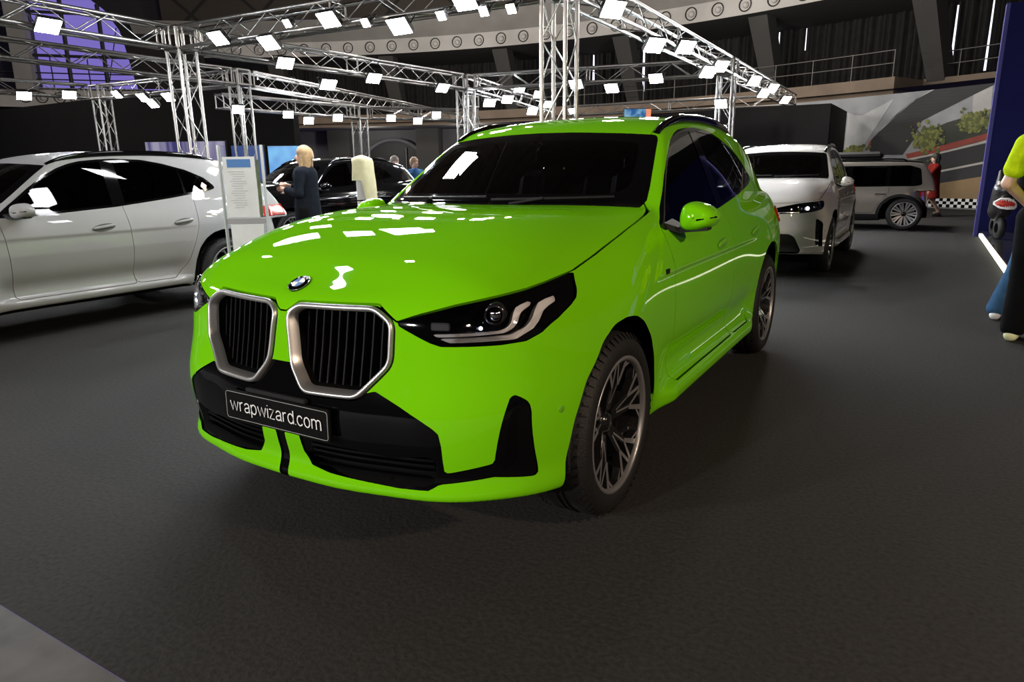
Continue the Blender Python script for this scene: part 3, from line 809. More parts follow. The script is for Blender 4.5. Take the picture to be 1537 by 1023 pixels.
# (truss, words, azimuth (0 = towards +y), tilt, [(x, y, z, kind)]) from left to right in the picture
LAMPS = [
 ('front truss at the top left', PI, .75, [(-6.86, 4.39, 3.21, 'flood'), (-5.89, 4.42, 3.06, 'flood'), (-4.81, 4.45, 3.23, 'flood'), (-3.72, 4.49, 3.04, 'flood'), (-2.8, 4.52, 3.2, 'flood')], 'white floodlight'),
 ('front truss at the top left', PI, .9, [(-5.52, 4.43, 3.26, 'warm'), (-4.22, 4.47, 3.13, 'warm'), (-3.12, 4.51, 3.09, 'warm'), (-2.55, 4.52, 3.07, 'warm'), (-2.21, 4.54, 3.06, 'warm')], 'small warm spotlight'),
 ('truss along the left edge', -PI/2, .75, [(-7.78, 2.62, 3.19, 'flood')], 'white floodlight'),
 ('truss running back at left', -PI*.6, .8, [(-7.64, 6.26, 3.17, 'flood'), (-7.57, 7.15, 2.91, 'flood'), (-7.47, 8.26, 3.12, 'flood'), (-7.24, 10.16, 3.1, 'flood')], 'white floodlight'),
 ('right hand truss between its two towers', -PI*.68, .85, [(-1.46, 5.55, 3.14, 'flood'), (-1.49, 7.08, 2.97, 'flood'), (-1.47, 8.38, 3.12, 'flood'), (-1.49, 9.74, 2.92, 'flood'), (-1.50, 10.53, 3.1, 'flood')], 'white floodlight'),
 ('far end of the right hand truss', -PI*.68, .85, [(-1.52, 13.36, 3.13, 'flood'), (-1.53, 14.49, 2.99, 'flood'), (-1.54, 15.45, 3.18, 'flood'), (-1.58, 17.47, 3.08, 'flood')], 'white floodlight'),
 ('truss at far left edge', -PI*.6, .8, [(-15.7, 6.0, 3.14, 'flood'), (-15.5, 6.87, 3.22, 'flood')], 'white floodlight'),
 ('truss behind the grey car', PI, .8, [(-14.43, 7.37, 3.2, 'small'), (-13.42, 7.35, 3.07, 'flood'), (-13.08, 7.33, 2.92, 'flood'), (-12.48, 7.33, 3.02, 'flood')], 'white floodlight'),
 ('low far truss left of the thin tower', -PI*.7, .9, [(-11.36, 9.61, 2.74, 'small'), (-11.33, 10.21, 2.63, 'small'), (-11.28, 11.16, 2.75, 'small')], 'white floodlight'),
 ('low far truss right of the thin tower', -PI*.75, .9, [(-10.87, 12.75, 2.81, 'small'), (-10.44, 13.36, 2.75, 'small'), (-10.12, 13.8, 2.92, 'small')], 'white floodlight'),
 ('short truss behind the rear middle tower', -PI*.7, .9, [(-7.2, 11.95, 2.93, 'flood'), (-7.35, 13.02, 3.1, 'flood'), (-7.42, 13.75, 3.42, 'flood'), (-7.75, 15.01, 2.97, 'flood'), (-7.82, 15.51, 3.45, 'flood'), (-8.02, 16.49, 3.27, 'flood')], 'white floodlight'),
 ('truss across the back of the square', PI, .85, [(-4.8, 11.61, 3.14, 'flood'), (-4.04, 11.74, 3.02, 'flood'), (-3.14, 11.89, 3.16, 'flood')], 'white floodlight'),
 ('distant back right truss', PI, .9, [(-8.71, 19.55, 3.31, 'small')], 'white floodlight'),
 ('slim tower above the info stand', -PI*.65, .9, [(-10.42, 7.45, 2.66, 'small')], 'white floodlight'),
 ('far right truss tower', PI, .9, [(-1.88, 12.2, 2.62, 'small')], 'white floodlight')]
seen = {}
for words, az, tilt, L, kind in LAMPS:
    for i, (x, y, z, kd) in enumerate(L):
        n = '' if len(L) == 1 else ORD[i]+' '
        put_lamp(kd, (x, y, z), az, tilt, ('%s%s from the left on the %s' % (n, kind, words)) if n else '%s on the %s' % (kind, words), 'floodlights on the trusses')
# ------------------------------------------------------------------ pieces shared by the cars
def swept_on(S, pts, view, dn):
    """points of a polygon drawn in a view moved onto the surface, pushed dn along its normal"""
    P = np.zeros((len(pts), 3)); A = np.array(pts, float)
    if view == 'front': P[:, 0] = A[:, 0]; P[:, 2] = A[:, 1]; P[:, 1] = -1.2; ax = 1; step = 1
    elif view == 'side': P[:, 1] = A[:, 0]; P[:, 2] = A[:, 1]; P[:, 0] = 1.25; ax = 0; step = -1
    else: P[:, 0] = A[:, 0]; P[:, 1] = A[:, 1]; P[:, 2] = 2.0; ax = 2; step = -1
    for _ in range(60):
        v = S(P[:, 0], P[:, 1], P[:, 2])
        P[:, ax] += step*np.clip(v*.7, -.05, .05)
    G = grad(S, P); N = G/np.linalg.norm(G, axis=1, keepdims=True)
    return P+N*dn, N

def offset_poly(poly, d):
    """grow (d>0) a counter-clockwise or clockwise polygon"""
    A = np.array(poly, float); n = len(A)
    area = np.sum(A[:, 0]*np.roll(A[:, 1], -1)-np.roll(A[:, 0], -1)*A[:, 1])
    sg = 1 if area > 0 else -1
    T = np.roll(A, -1, 0)-np.roll(A, 1, 0); T /= np.maximum(np.linalg.norm(T, axis=1, keepdims=True), 1e-9)
    return A+np.stack([T[:, 1], -T[:, 0]], 1)*d*sg

def make_wheel(R, rim, wd, style, name='tyre', spoke_mats=None):
    """wheel about the x axis, outer face to +x, centre at the origin -> tyre object with rim children"""
    b = MB(); h = wd/2
    prof = [(rim-.012, -h*.85), (rim+.01, -h*.97), (rim+(R-rim)*.55, -h), (R-.022, -h*.9), (R-.005, -h*.72), (R, -h*.45)]
    for t in (-.22, 0, .22):
        prof += [(R, h*t-.02), (R-.007, h*t-.012), (R-.007, h*t+.012), (R, h*t+.02)]
    prof += [(R, h*.45), (R-.005, h*.72), (R-.022, h*.9), (rim+(R-rim)*.55, h), (rim+.014, h*.985), (rim+.006, h*.93), (rim-.012, h*.85)]
    b.lathe(prof, 72)
    n = 60   # shoulder blocks
    for k in range(n):
        A = 2*PI*k/n
        for sg in (-1, 1):
            c, s_ = math.cos(A), math.sin(A)
            q = []
            for dr, dt, da in ((-.026, .93, -.02), (-.026, .93, .02), (-.003, .78, .02), (-.003, .78, -.02)):
                ca, sa = math.cos(A+da), math.sin(A+da); q.append((sg*h*dt+sg*.004, (R+dr+.002)*ca, (R+dr+.002)*sa))
            b.add(q, [(0, 1, 2, 3) if sg > 0 else (3, 2, 1, 0)])
    ty = b.build(name, M('rubber'))
    # barrel and lip
    r = MB()
    r.lathe([(rim+.004, h*.90), (rim+.006, h*.955), (rim-.004, h*.965), (rim-.012, h*.93), (rim-.014, h*.80)], 72)
    r.cm = 1
    r.lathe([(rim-.014, h*.80), (rim-.03, h*.2), (rim-.045, -h*.7), (rim-.01, -h*.9)], 60)
    face = h*.80
    def spoke(a0, a1, r0, r1, w0, w1, d0, d1, mi, th=.03):
        """bar from angle/radius 0 to 1 on the wheel face"""
        p0 = Vector((d0, r0*math.cos(a0), r0*math.sin(a0))); p1 = Vector((d1, r1*math.cos(a1), r1*math.sin(a1)))
        t = (p1-p0).normalized(); u = Vector((1, 0, 0)).cross(t).normalized()
        A = [p0+u*w0, p0-u*w0, p1-u*w1, p1+u*w1]; nx = Vector((1, 0, 0))
        B = [q-nx*th+(u*.006 if i in (0, 3) else -u*.006) for i, q in enumerate(A)]
        r.cm = mi; r.add(A, [(0, 1, 2, 3)]); r.cm = 1
        r.add(A+B, [(0, 4, 5, 1), (1, 5, 6, 2), (2, 6, 7, 3), (3, 7, 4, 0), (7, 6, 5, 4)])
    if style == 'ypairs':
        for k in range(5):
            a = 2*PI*k/5+PI/2
            for sg in (-1, 1):
                spoke(a+sg*.10, a+sg*.17, .05, rim*.60, .020, .015, face-.042, face-.014, 1, .04); spoke(a+sg*.075, a+sg*.155, .08, rim*.60, .004, .004, face-.034, face-.011, 0, .01)
                spoke(a+sg*.17, a+sg*.34, rim*.58, rim-.008, .009, .011, face-.011, face+.002, 0)
                spoke(a+sg*.17, a+sg*.03, rim*.58, rim-.008, .006, .008, face-.012, face, 0)
                spoke(a+sg*.27, a+sg*.50, rim*.80, rim-.010, .004, .006, face-.008, face, 0)
    elif style == 'multi':
        for k in range(10):
            a = 2*PI*k/10
            for sg in (-1, 1):
                spoke(a+sg*.05, a+sg*.13, .05, rim-.006, .010, .020, face-.03, face, 0)
    else:
        for k in range(5):
            a = 2*PI*k/5+PI/2
            for sg in (-1, 1):
                spoke(a+sg*.12, a+sg*.2, .05, rim-.006, .02, .022, face-.04, face, 0 if style == 'silver' else 1)
    r.cm = 1
    r.lathe([(0.001, face-.030), (.030, face-.031), (.036, face-.036), (.040, face-.048), (.075, face-.052), (.088, face-.07), (.08, face-.11), (.001, face-.12)], 32)
    ro = r.build('rim', [M('machined'), M('dark_alloy')], ty)
    d = MB(); d.lathe([(.06, 0), (.175, 0), (.178, -.012), (.175, -.03), (.06, -.03)], 48)
    d.box((-.015, .15, .06), (.07, .07, .13))
    do = d.build('brake_disc', M('steel'), ty); do.location = (face-.10, 0, 0)
    for k in range(5):
        pass
    return ty

def put_wheels(root, proto, track, axles, R):
    first = True
    for sx in (1, -1):
        for y in axles:
            if first: o = proto; first = False; o.parent = root
            else: o = copy_tree(proto, root)
            o.location = (sx*track, y, R); o.rotation_euler = (0, 0, 0 if sx > 0 else PI)

def liner(root, axles, r, x0, x1, z, side=(1, -1)):
    for y in axles:
        for sx in side:
            b = MB(); n = 20
            ring = lambda x, rr: [(sx*x, y+rr*math.cos(PI*(k/n)*1.16-.25), z+rr*math.sin(PI*(k/n)*1.16-.25)) for k in range(n+1)]
            b.loft([ring(x1, r), ring(x0, r)], closed=False)
            b.add(ring(x0, r), [tuple(range(n+1)) if sx > 0 else tuple(range(n, -1, -1))])
            b.build('wheel_arch_liner', M('deep_black'), root)

def seat(root, x, y, z, wd=.5, m='seat', bench=False):
    b = MB()
    b.box((x, y, z+.08), (wd, .52, .16), bev=.05)
    b.M = Matrix.Translation((x, y+.27, z+.12)) @ Matrix.Rotation(-.30, 4, 'X')
    b.box((0, 0, .30), (wd*.96, .14, .60), bev=.06)
    if not bench:
        b.box((0, -.01, .70), (.27, .10, .17), bev=.04); b.box((0, 0, .61), (.12, .03, .1))
    else:
        for q in (-.42, 0, .42): b.box((q*wd*.75, -.01, .67), (.24, .09, .14), bev=.04)
    b.M = None
    return b.build('rear_bench' if bench else 'seat', M(m), root)

def interior(root, w, ydash, yf, yr, zf, lhd=True):
    b = MB(); b.box((0, (ydash+yr)/2+.3, zf-.03), (2*w, yr-ydash+.9, .05)); b.build('cabin_floor', M('deep_black'), root)
    for sx in (-1, 1): seat(root, sx*w*.52, yf, zf+.16)
    seat(root, 0, yr, zf+.14, w*1.7, bench=True)
    d = MB(); d.loft([[(x, ydash-.35, zf+.62), (x, ydash-.05, zf+.64), (x, ydash+.12, zf+.56), (x, ydash+.15, zf+.25), (x, ydash-.35, zf+.2)] for x in (-w*.92, w*.92)], cap=True, smooth=False)
    d.build('dashboard', M('matte_black'), root)
    s = MB(); c = Vector((w*.5, ydash+.36, zf+.52)); t = .42
    s.tube([(c.x+.185*math.cos(a), c.y+.185*math.sin(a)*math.sin(t), c.z+.185*math.sin(a)*math.cos(t)) for a in [2*PI*k/32 for k in range(32)]], .015, 8, closed=True)
    s.strut((c.x-.18, c.y, c.z), (c.x+.18, c.y, c.z), .014); s.strut(tuple(c), (c.x, c.y-.3, c.z-.1), .03, 8)
    s.build('steering_wheel', M('matte_black'), root)
    m = MB(); m.box((0, ydash+.34, zf+.93), (.25, .04, .075), bev=.018); m.strut((0, ydash+.32, zf+.94), (0, ydash+.28, zf+.985), .012); m.build('rear_view_mirror', M('matte_black'), root)

# ------------------------------------------------------------------ the green car
def build_suv(root, S, h, paint, sc=(1, 1, 1), face='kidney', detail=True, wheel='ypairs', R=.368):
    P, N, Q = surface_net(S, (0, -1.0, .15), (1.06, 4.0, 1.75), h)
    body = Patch(P, N, [tuple(map(int, q)) for q in Q])
    G, GB, MK = paint, M('gloss_black'), M('matte_black')
    def both(name, p, m, lip=0.0, lm=None, keep=None):
        """a piece over the centre line: one object"""
        if lip: p = join(p, p.lip(lip, keep))
        return pobj(name, p.both(), m, root)
    def pair(name, p, m, lip=0.0, keep=None, parent=None):
        if lip: p = join(p, p.lip(lip, keep))
        a = pobj(name, p, m, parent or root); b = pobj(name, p.mirrored(), m, parent or root)
        return a, b
    side = lambda P_, N_: P_[:, 0] > .5
    # ---- wheel openings
    for poly in ([(-.50, .10), (-.425, .28), (-.418, .372), (-.386, .51), (-.324, .64), (-.21, .750), (-.10, .795), (.0, .806), (.085, .796), (.178, .754), (.284, .667), (.358, .557), (.383, .45), (.385, .366), (.364, .25), (.35, .10)],
                 [(2.36, .10), (2.37, .25), (2.40, .40), (2.425, .53), (2.475, .66), (2.56, .755), (2.66, .81), (2.78, .835), (2.90, .832), (3.02, .80), (3.14, .73), (3.23, .63), (3.29, .50), (3.31, .38), (3.31, .10)]):
        _, body = body.cut(region(smooth_poly(poly, .03, 3), 'side', lambda P_, N_: P_[:, 0] > .52))
    # ---- underside
    under, body = body.split(.72+body.N[:, 2])
    both('underbody', under, M('deep_black'))
    # ---- windscreen
    wpoly = [(-.5, 1.0), (.745, 1.0), (.747, 1.19), (.752, 1.205), (.734, 1.266), (.685, 1.404), (.652, 1.491), (.640, 1.51), (.622, 1.523), (.453, 1.535), (.196, 1.547), (0, 1.55), (-.5, 1.55)]
    wf = region(wpoly, 'front')
    wd = lambda P_, N_: np.where(P_[:, 1] < 1.6, np.maximum(wf(P_, N_), (.405+.42*P_[:, 0]**2)-P_[:, 1]), 1.0)
    ws, body = body.cut(wd, .002)
    frit_poly = [(-.5, 1.245), (.60, 1.235), (.655, 1.27), (.60, 1.43), (.575, 1.475), (.53, 1.487), (.3, 1.50), (-.5, 1.505)]
    ws_in, ws_band = ws.cut(region(smooth_poly(frit_poly, .04), 'front'))
    wo = both('windscreen', ws_in, M('glass_clear'))
    pobj('windscreen_border', ws_band.both(), GB, wo)
    # ---- side windows
    dlo = [(.659, 1.13), (.608, 1.092), (.640, 1.078), (.90, 1.082), (1.684, 1.128), (2.273, 1.186), (2.745, 1.243), (2.885, 1.270), (2.888, 1.30), (2.79, 1.39), (2.59, 1.475), (2.34, 1.540), (2.12, 1.578), (1.84, 1.586), (1.65, 1.576), (1.488, 1.560), (1.375, 1.535), (1.255, 1.495), (1.081, 1.408), (.948, 1.326), (.819, 1.237)]
    dlo = smooth_poly(dlo, .02, 3)
    dl, body = body.cut(region(dlo, 'side', lambda P_, N_: P_[:, 0] > .4), .002)
    inner = offset_poly(dlo, -.022)
    panes = []
    fi = region(inner, 'side')
    gl, trim = dl.cut(fi)
    for nm, lo, hi in (('front_door_glass', .83, 1.655), ('rear_door_glass', 1.785, 2.47), ('quarter_glass', 2.50, 2.9)):
        g_, rest = gl.split(np.maximum(lo-gl.P[:, 1]+ (gl.P[:, 2]-1.25)*(.10 if lo > 1.7 and lo < 2 else 0), gl.P[:, 1]-hi-(gl.P[:, 2]-1.25)*.08))
        trim = join(trim, rest) if False else trim
        panes.append((nm, g_)); gl = rest
    trim = join(trim, gl)
    for nm, g_ in panes: pair(nm, g_.off(-.003), M('glass'))
    pair('window_surround', trim, GB)
    # ---- rear window, tail lamps
    rw, body = body.cut(region(smooth_poly([(-.6, 1.2), (.56, 1.2), (.47, 1.47), (-.6, 1.5)], .05), 'front', lambda P_, N_: P_[:, 1] > 3.2), .002)
    both('rear_window', rw, M('glass'))
    tl, body = body.cut(region(smooth_poly([(3.32, 1.0), (3.42, .93), (3.95, .93), (3.95, 1.06), (3.40, 1.05)], .03), 'side', lambda P_, N_: (P_[:, 0] > .3)), .003)
    pair('tail_lamp', tl.off(.012), M('red_lamp'), .03)
    if face == 'kidney':
        # ---- kidney grilles
        kid = [(.024, .884), (.066, .917), (.385, .925), (.458, .880), (.455, .742), (.345, .624), (.122, .620), (.050, .706)]
        kin = smooth_poly(kid, .03, 5)
        hole, body = body.cut(region(offset_poly(resample(kin, 90), .006), 'front', lambda P_, N_: P_[:, 1] < 0))
        # ---- headlamps
        hl = [(.466, .880), (.533, .904), (.635, .934), (.72, .953), (.767, .964), (.787, .975), (.801, .986), (.812, .993), (.829, .966), (.846, .938), (.857, .915), (.860, .895), (.858, .866), (.846, .834), (.820, .815), (.763, .810), (.612, .811), (.578, .822), (.466, .874)]
        hlfd = region(hl, 'front', lambda P_, N_: P_[:, 1] < .1)
        hlp, body = body.cut(hlfd, .003)
        # ---- lower black trim with corner vents
        tr = [(-.1, .714), (.062, .714), (.090, .664), (.14, .637), (.335, .637), (.405, .656), (.497, .615), (.563, .580), (.605, .553), (.624, .533), (.630, .489), (.629, .392), (.761, .421), (.797, .642), (.806, .646), (.827, .630), (.839, .613), (.845, .585), (.853, .361), (.848, .350), (.757, .371), (.613, .354), (.584, .333), (.479, .331), (.212, .345), (.131, .358), (.100, .405), (.094, .468), (.022, .468), (.022, .20), (-.1, .20)]
        trp, body = body.cut(region(tr, 'front', lambda P_, N_: (P_[:, 1] < -.3)))
    else:
        hlw = [(.30, .838), (.585, .900), (.834, .926), (.856, .868), (.846, .827), (.742, .797), (.602, .784), (.30, .775)]
        hlp, body = body.cut(region(smooth_poly(hlw, .01), 'front', lambda P_, N_: P_[:, 1] < .1), .003)
        vw, body = body.cut(region(smooth_poly([(.795, .725), (.873, .665), (.885, .367), (.812, .40)], .015), 'front', lambda P_, N_: P_[:, 1] < 0))
        lw, body = body.cut(region(smooth_poly([(-.1, .542), (.527, .538), (.587, .50), (.668, .324), (.63, .30), (-.1, .30)], .02), 'front', lambda P_, N_: P_[:, 1] < -.3))
    # ---- hood
    hood = [(-.2, .888), (.018, .888), (.062, .923), (.388, .932), (.461, .884), (.466, .882), (.533, .906), (.635, .936), (.72, .955), (.767, .966), (.787, .977), (.801, .988), (.811, .997), (.816, 1.033), (.816, 1.083), (.812, 1.126), (.806, 1.147), (.795, 1.163), (.765, 1.18), (.74, 1.20), (.70, 1.4), (-.2, 1.4)]
    if face != 'kidney': hood = [(-.2, .90), (.30, .90), (.585, .915), (.80, .94)]+hood[12:]
    hd, body = body.cut(region(hood, 'front', lambda P_, N_: P_[:, 1] < .75), .0055)
    both('hood', hd, G, .02)
    # ---- roof and pillars, doors, fenders
    roofcut = lambda P_, N_: np.where(P_[:, 2] > 1.3, np.maximum(P_[:, 0]-.585+.0*P_[:, 1], 1.0-P_[:, 1]), 1.0)
    rf, body = body.cut(lambda P_, N_: np.maximum(np.maximum(P_[:, 0]-(.60-.035*np.maximum(P_[:, 1]-1.3, 0)), 1.38-P_[:, 2]), .95-P_[:, 1]), .003)
    both('roof_panel', rf, G, .015)
    fd = [(.648, .372), (.640, .50), (.622, .87), (.605, 1.10), (.9, 1.25), (1.70, 1.4), (1.738, 1.13), (1.742, .70), (1.735, .5), (1.765, .372)]
    rd = [(1.738, 1.4), (1.738, 1.13), (1.742, .70), (1.735, .5), (1.765, .372), (2.2, .372), (2.345, .52), (2.41, .68), (2.50, .90), (2.56, 1.20), (2.5, 1.4)]
    dcond = lambda P_, N_: P_[:, 0] > .5
    d1, body = body.cut(region(smooth_poly(fd, .04), 'side', dcond), .005)
    d2, body = body.cut(region(smooth_poly(rd, .05), 'side', dcond), .005)
    da = pair('front_door', d1, G, .02); db = pair('rear_door', d2, G, .02)
    fe, body = body.cut(region([(-.60, .80), (-.40, .60), (-.36, .40), (.60, .10), (.652, .37), (.645, .5), (.627, .87), (.608, 1.10), (.55, 1.14), (.50, 1.25), (-.6, 1.2)], 'side', lambda P_, N_: (P_[:, 0] > .7) & (P_[:, 2] > .38)), .0)
    pair('front_fender', fe, G)
    bf, body = body.split(body.P[:, 1]-.2)
    both('front_bumper', bf, G)
    both('body_sides', body, G, .015)
    # dark shell behind the panel gaps
    b2 = Patch(P, N, [tuple(map(int, q)) for q in Q]).off(-.022)
    keepf = lambda p: (p[2] < 1.02 and not (p[1] < -.2 and .30 < p[2])) and not (abs(p[1]) < .5 and p[2] < .86) and not (abs(p[1]-2.865) < .5 and p[2] < .86)
    b2.F = [f for f in b2.F if keepf(b2.P[f[0]])]; both('inner_shell', b2.compact(), M('deep_black'))
    pil = join(*[Patch(x.P, -x.N, [f[::-1] for f in x.F]) for x in (rf.off(-.02), body.off(-.02).split(1.12-body.P[:, 2])[0])])
    both('headlining', pil, M('matte_black'))
    if face == 'kidney':
        # ---- grille frames
        k0 = resample(kin, 96)
        def ring(off, dn): return swept_on(S, offset_poly(k0, off), 'front', dn)[0]
        def fl(A, dy): B = A.copy(); B[:, 1] += dy; return B
        for sx in (1, -1):
            rings = [fl(ring(.0, -.02), 0), fl(ring(0, .006), 0), fl(ring(-.004, .012), 0), fl(ring(-.011, .012), 0), fl(ring(-.016, .006), 0), fl(ring(-.022, 0), .028)]
            b = MB(); rr = [[(sx*p[0], p[1], p[2]) for p in r_] for r_ in rings]
            if sx > 0: rr = [r_[::-1] for r_ in rr]
            b.loft(rr)
            fr = b.build('grille_frame', M('satin_silver'), root)
            g = MB(); g.loft([[(sx*p[0], p[1], p[2]) for p in (r_ if sx < 0 else r_[::-1])] for r_ in (fl(ring(-.021, 0), .026), fl(ring(-.026, 0), .085))]); back = fl(ring(-.026, 0), .085)
            g.add([(sx*p[0], p[1], p[2]) for p in back], [tuple(range(96))]); g.build('grille_backing', M('deep_black'), fr)
            sl = MB()
            for i in range(11):
                x = .075+i*.034
                zt = np.interp(x, [.05, .09, .38, .44], [.87, .895, .90, .87]); zb_ = np.interp(x, [.05, .13, .34, .44], [.73, .645, .65, .75])
                pf, _ = swept_on(S, [(x, zt-.002), (x, (zt+zb_)/2), (x, zb_+.002)], 'front', 0)
                for a_, c_ in ((0, 1), (1, 2)):
                    q = []
                    for (px, py, pz) in (pf[a_], pf[c_]):
                        q += [(sx*(px-.003), py+.05, pz), (sx*(px+.003), py+.05, pz), (sx*(px+.010), py+.08, pz), (sx*(px-.010), py+.08, pz)]
                    sl.add(q, [(0, 1, 5, 4), (1, 2, 6, 5), (3, 0, 4, 7)])
            sl.build('grille_slats', M('slat_black'), fr)
        # ---- headlamps
        dd = -hlfd(hlp.P, hlp.N)
        house = hlp.off(-.045*sstep(0, .03, dd)-.002)
        for sx in (1, -1):
            lens = pobj('headlamp', (hlp if sx > 0 else hlp.mirrored()).off(-.001), M('lens'), root)
            hp = house if sx > 0 else house.mirrored()
            pobj('lamp_housing', hp, GB, lens)
            D1 = [(.584, .848), (.683, .851), (.761, .854), (.779, .864), (.784, .881), (.777, .923), (.791, .934), (.801, .923), (.793, .908), (.797, .876), (.79, .858), (.773, .846), (.686, .841), (.598, .839)]
            D2 = [(.606, .834), (.687, .836), (.787, .838), (.817, .860), (.820, .883), (.808, .926), (.821, .937), (.834, .918), (.827, .905), (.834, .873), (.831, .85), (.800, .823), (.719, .822), (.636, .821)]
            for D in (D1, D2):
                Q_ = resample(smooth_poly(D, .004, 3), 64); pt, _ = swept_on(S, Q_, 'front', -.006); pb, _ = swept_on(S, Q_, 'front', -.03)
                b = MB(); pt = [(sx*p[0], p[1], p[2]) for p in pt]; pb = [(sx*p[0], p[1], p[2]) for p in pb]
                b.add(pt, [tuple(range(64))]); b.loft([pt, pb], smooth=False); b.build('daylight_strip', M('white_led'), lens)
            pc, nc = swept_on(S, [(.742, .908), (.718, .866), (.603, .872)], 'front', -.012)
            b = MB(); b.ball((0, 0, 0), (.026, .02, .026)); l_ = b.build('projector_lens', M('chrome_lens'), lens); l_.location = (sx*pc[0][0], pc[0][1], pc[0][2])
            b = MB(); b.lathe([(.026, -.012), (.032, -.014), (.036, 0), (.04, .02)], 32, 'y'); o = b.build('projector_ring', M('dark_alloy'), lens); o.location = (sx*pc[0][0], pc[0][1], pc[0][2]); o.rotation_euler = (0, 0, sx*.5)
            b = MB(); b.ball((0, 0, 0), .006, 10, 8); o = b.build('led_spot', M('led_spot'), lens); o.location = (sx*pc[1][0], pc[1][1]-.004, pc[1][2])
            b = MB(); b.box((0, 0, 0), (.062, .012, .026), bev=.004); o = b.build('lamp_module', M('grey_plastic'), lens); o.location = (sx*pc[2][0], pc[2][1]+.004, pc[2][2]); o.rotation_euler = (0, 0, sx*.35)
        # ---- lower trim: glossy panel, open intakes, corner vents
        low = region(smooth_poly([(.10, .34), (.106, .452), (.30, .448), (.46, .432), (.585, .452), (.612, .43), (.60, .362), (.57, .343), (.2, .335)], .015), 'front')
        vent = region(smooth_poly([(.775, .385), (.806, .632), (.835, .60), (.842, .372)], .012), 'front')
        inn, pan = trp.cut(low); ven, pan = pan.cut(vent)
        both('lower_grille_panel', pan.off(-.006), GB, .05)
        d_in = -low(inn.P, inn.N); ino = pair('air_intake', inn.off(-.05*sstep(0, .018, d_in)-.006), M('deep_black'))
        d_v = -vent(ven.P, ven.N); pair('corner_vent', ven.off(-.035*sstep(0, .02, d_v)-.006), GB)
        for k, sx in enumerate((1, -1)):
            b = MB()
            for zz in (.362, .383, .404, .425):
                xs = np.linspace(.115, .595, 16)
                pf, _ = swept_on(S, [(x, zz) for x in xs], 'front', -.022)
                r1 = [(sx*p[0], p[1], p[2]+.004) for p in pf]; r2 = [(sx*p[0], p[1], p[2]-.004) for p in pf]; r3 = [(sx*p[0], p[1]+.03, p[2]) for p in pf]
                b.loft([r3, r1, r2, r3][::sx], closed=False, smooth=False)
            b.build('intake_slats', GB, ino[k])
        if detail:
            # ---- number plate
            pl = MB(); pl.M = Matrix.Translation((0, -.884, .531)) @ Matrix.Rotation(-.03, 4, 'X')
            pl.box((0, .006, 0), (.526, .014, .116), bev=.004)
            po = pl.build('number_plate', M('plate_black'), root)
            bd = MB(); bd.M = pl.M
            rect = smooth_poly([(-.255, -.050), (.255, -.050), (.255, .050), (-.255, .050)], .012, 4)
            bd.tube([(x, -.002, z) for x, z in rect], .0011, 6, closed=True); bd.build('plate_border', M('plate_line'), po)
            stroke_text('plate_lettering', 'wrapwizard.com', .454, .0345, M('white_paint'), po, (0, -.8895, .514))
            hb = MB(); hb.box((0, -.872, .597), (.30, .02, .016), bev=.004); hb.build('plate_holder', MK, po)
            # ---- roundel
            ec, en = swept_on(S, [(0, -.722)], 'top', .002)
            em = thing('tmp', None, None); bpy.data.objects.remove(em)
            b = MB(); b.lathe([(.001, .006), (.038, .006), (.041, .003), (.0415, -.004)], 48, 'z')
            eo = b.build('roundel', M('gloss_black'), root)
            eo.location = tuple(ec[0]); nv = Vector(en[0]); eo.rotation_euler = (Vector((0, 0, 1)).rotation_difference(nv)).to_euler()
            for q in range(4):
                b = MB(); n = 10; pts = [(0, 0)]+[(.0235*math.cos(q*PI/2+k*PI/2/n), .0235*math.sin(q*PI/2+k*PI/2/n)) for k in range(n+1)]
                b.prism(pts, .005, .0075, 'z'); b.build('roundel_quarter', M('blue_enamel') if q % 2 else M('white_paint'), eo)
            b = MB(); b.tube([(.0245*math.cos(a), .0245*math.sin(a), .007) for a in np.linspace(0, 2*PI, 40)[:-1]], .0012, 6, closed=True)
            b.tube([(.0412*math.cos(a), .0412*math.sin(a), .003) for a in np.linspace(0, 2*PI, 48)[:-1]], .0014, 6, closed=True); b.build('roundel_ring', M('chrome'), eo)
            for ch, a in (('B', 2.25), ('M', PI/2), ('W', .9)):
                text_mesh('roundel_letter', ch, .016, M('white_paint'), eo, 1, (.0325*math.cos(a), .0325*math.sin(a), .0068), (0, 0, a-PI/2), .0003)
    else:
        for sx in (1, -1):
            q = lambda p: p if sx > 0 else p.mirrored()
            lens = pobj('headlamp', q(hlp), M('lens'), root); pobj('lamp_housing', q(hlp.off(-.03)), GB, lens)
            for (x, z) in ((.62, .838), (.70, .842), (.775, .86)):
                pc, nc = swept_on(S, [(x, z)], 'front', -.01)
                m_ = MB(); m_.ball((0, 0, 0), .022, 12, 8); o = m_.build('projector_lens', M('led_spot') if x == .70 else M('chrome_lens'), lens); o.location = (sx*pc[0][0], pc[0][1], pc[0][2])
            g_, _ = hlp.split(region([(.30, .782), (.62, .788), (.62, .80), (.30, .793)], 'front')(hlp.P, hlp.N))
            pobj('daylight_strip', q(g_.off(.002)), M('white_led'), lens)
            pobj('corner_vent', q(vw.off(-.03)), GB, root)
        pobj('lower_grille_panel', lw.off(-.03).both(), M('matte_black'), root)
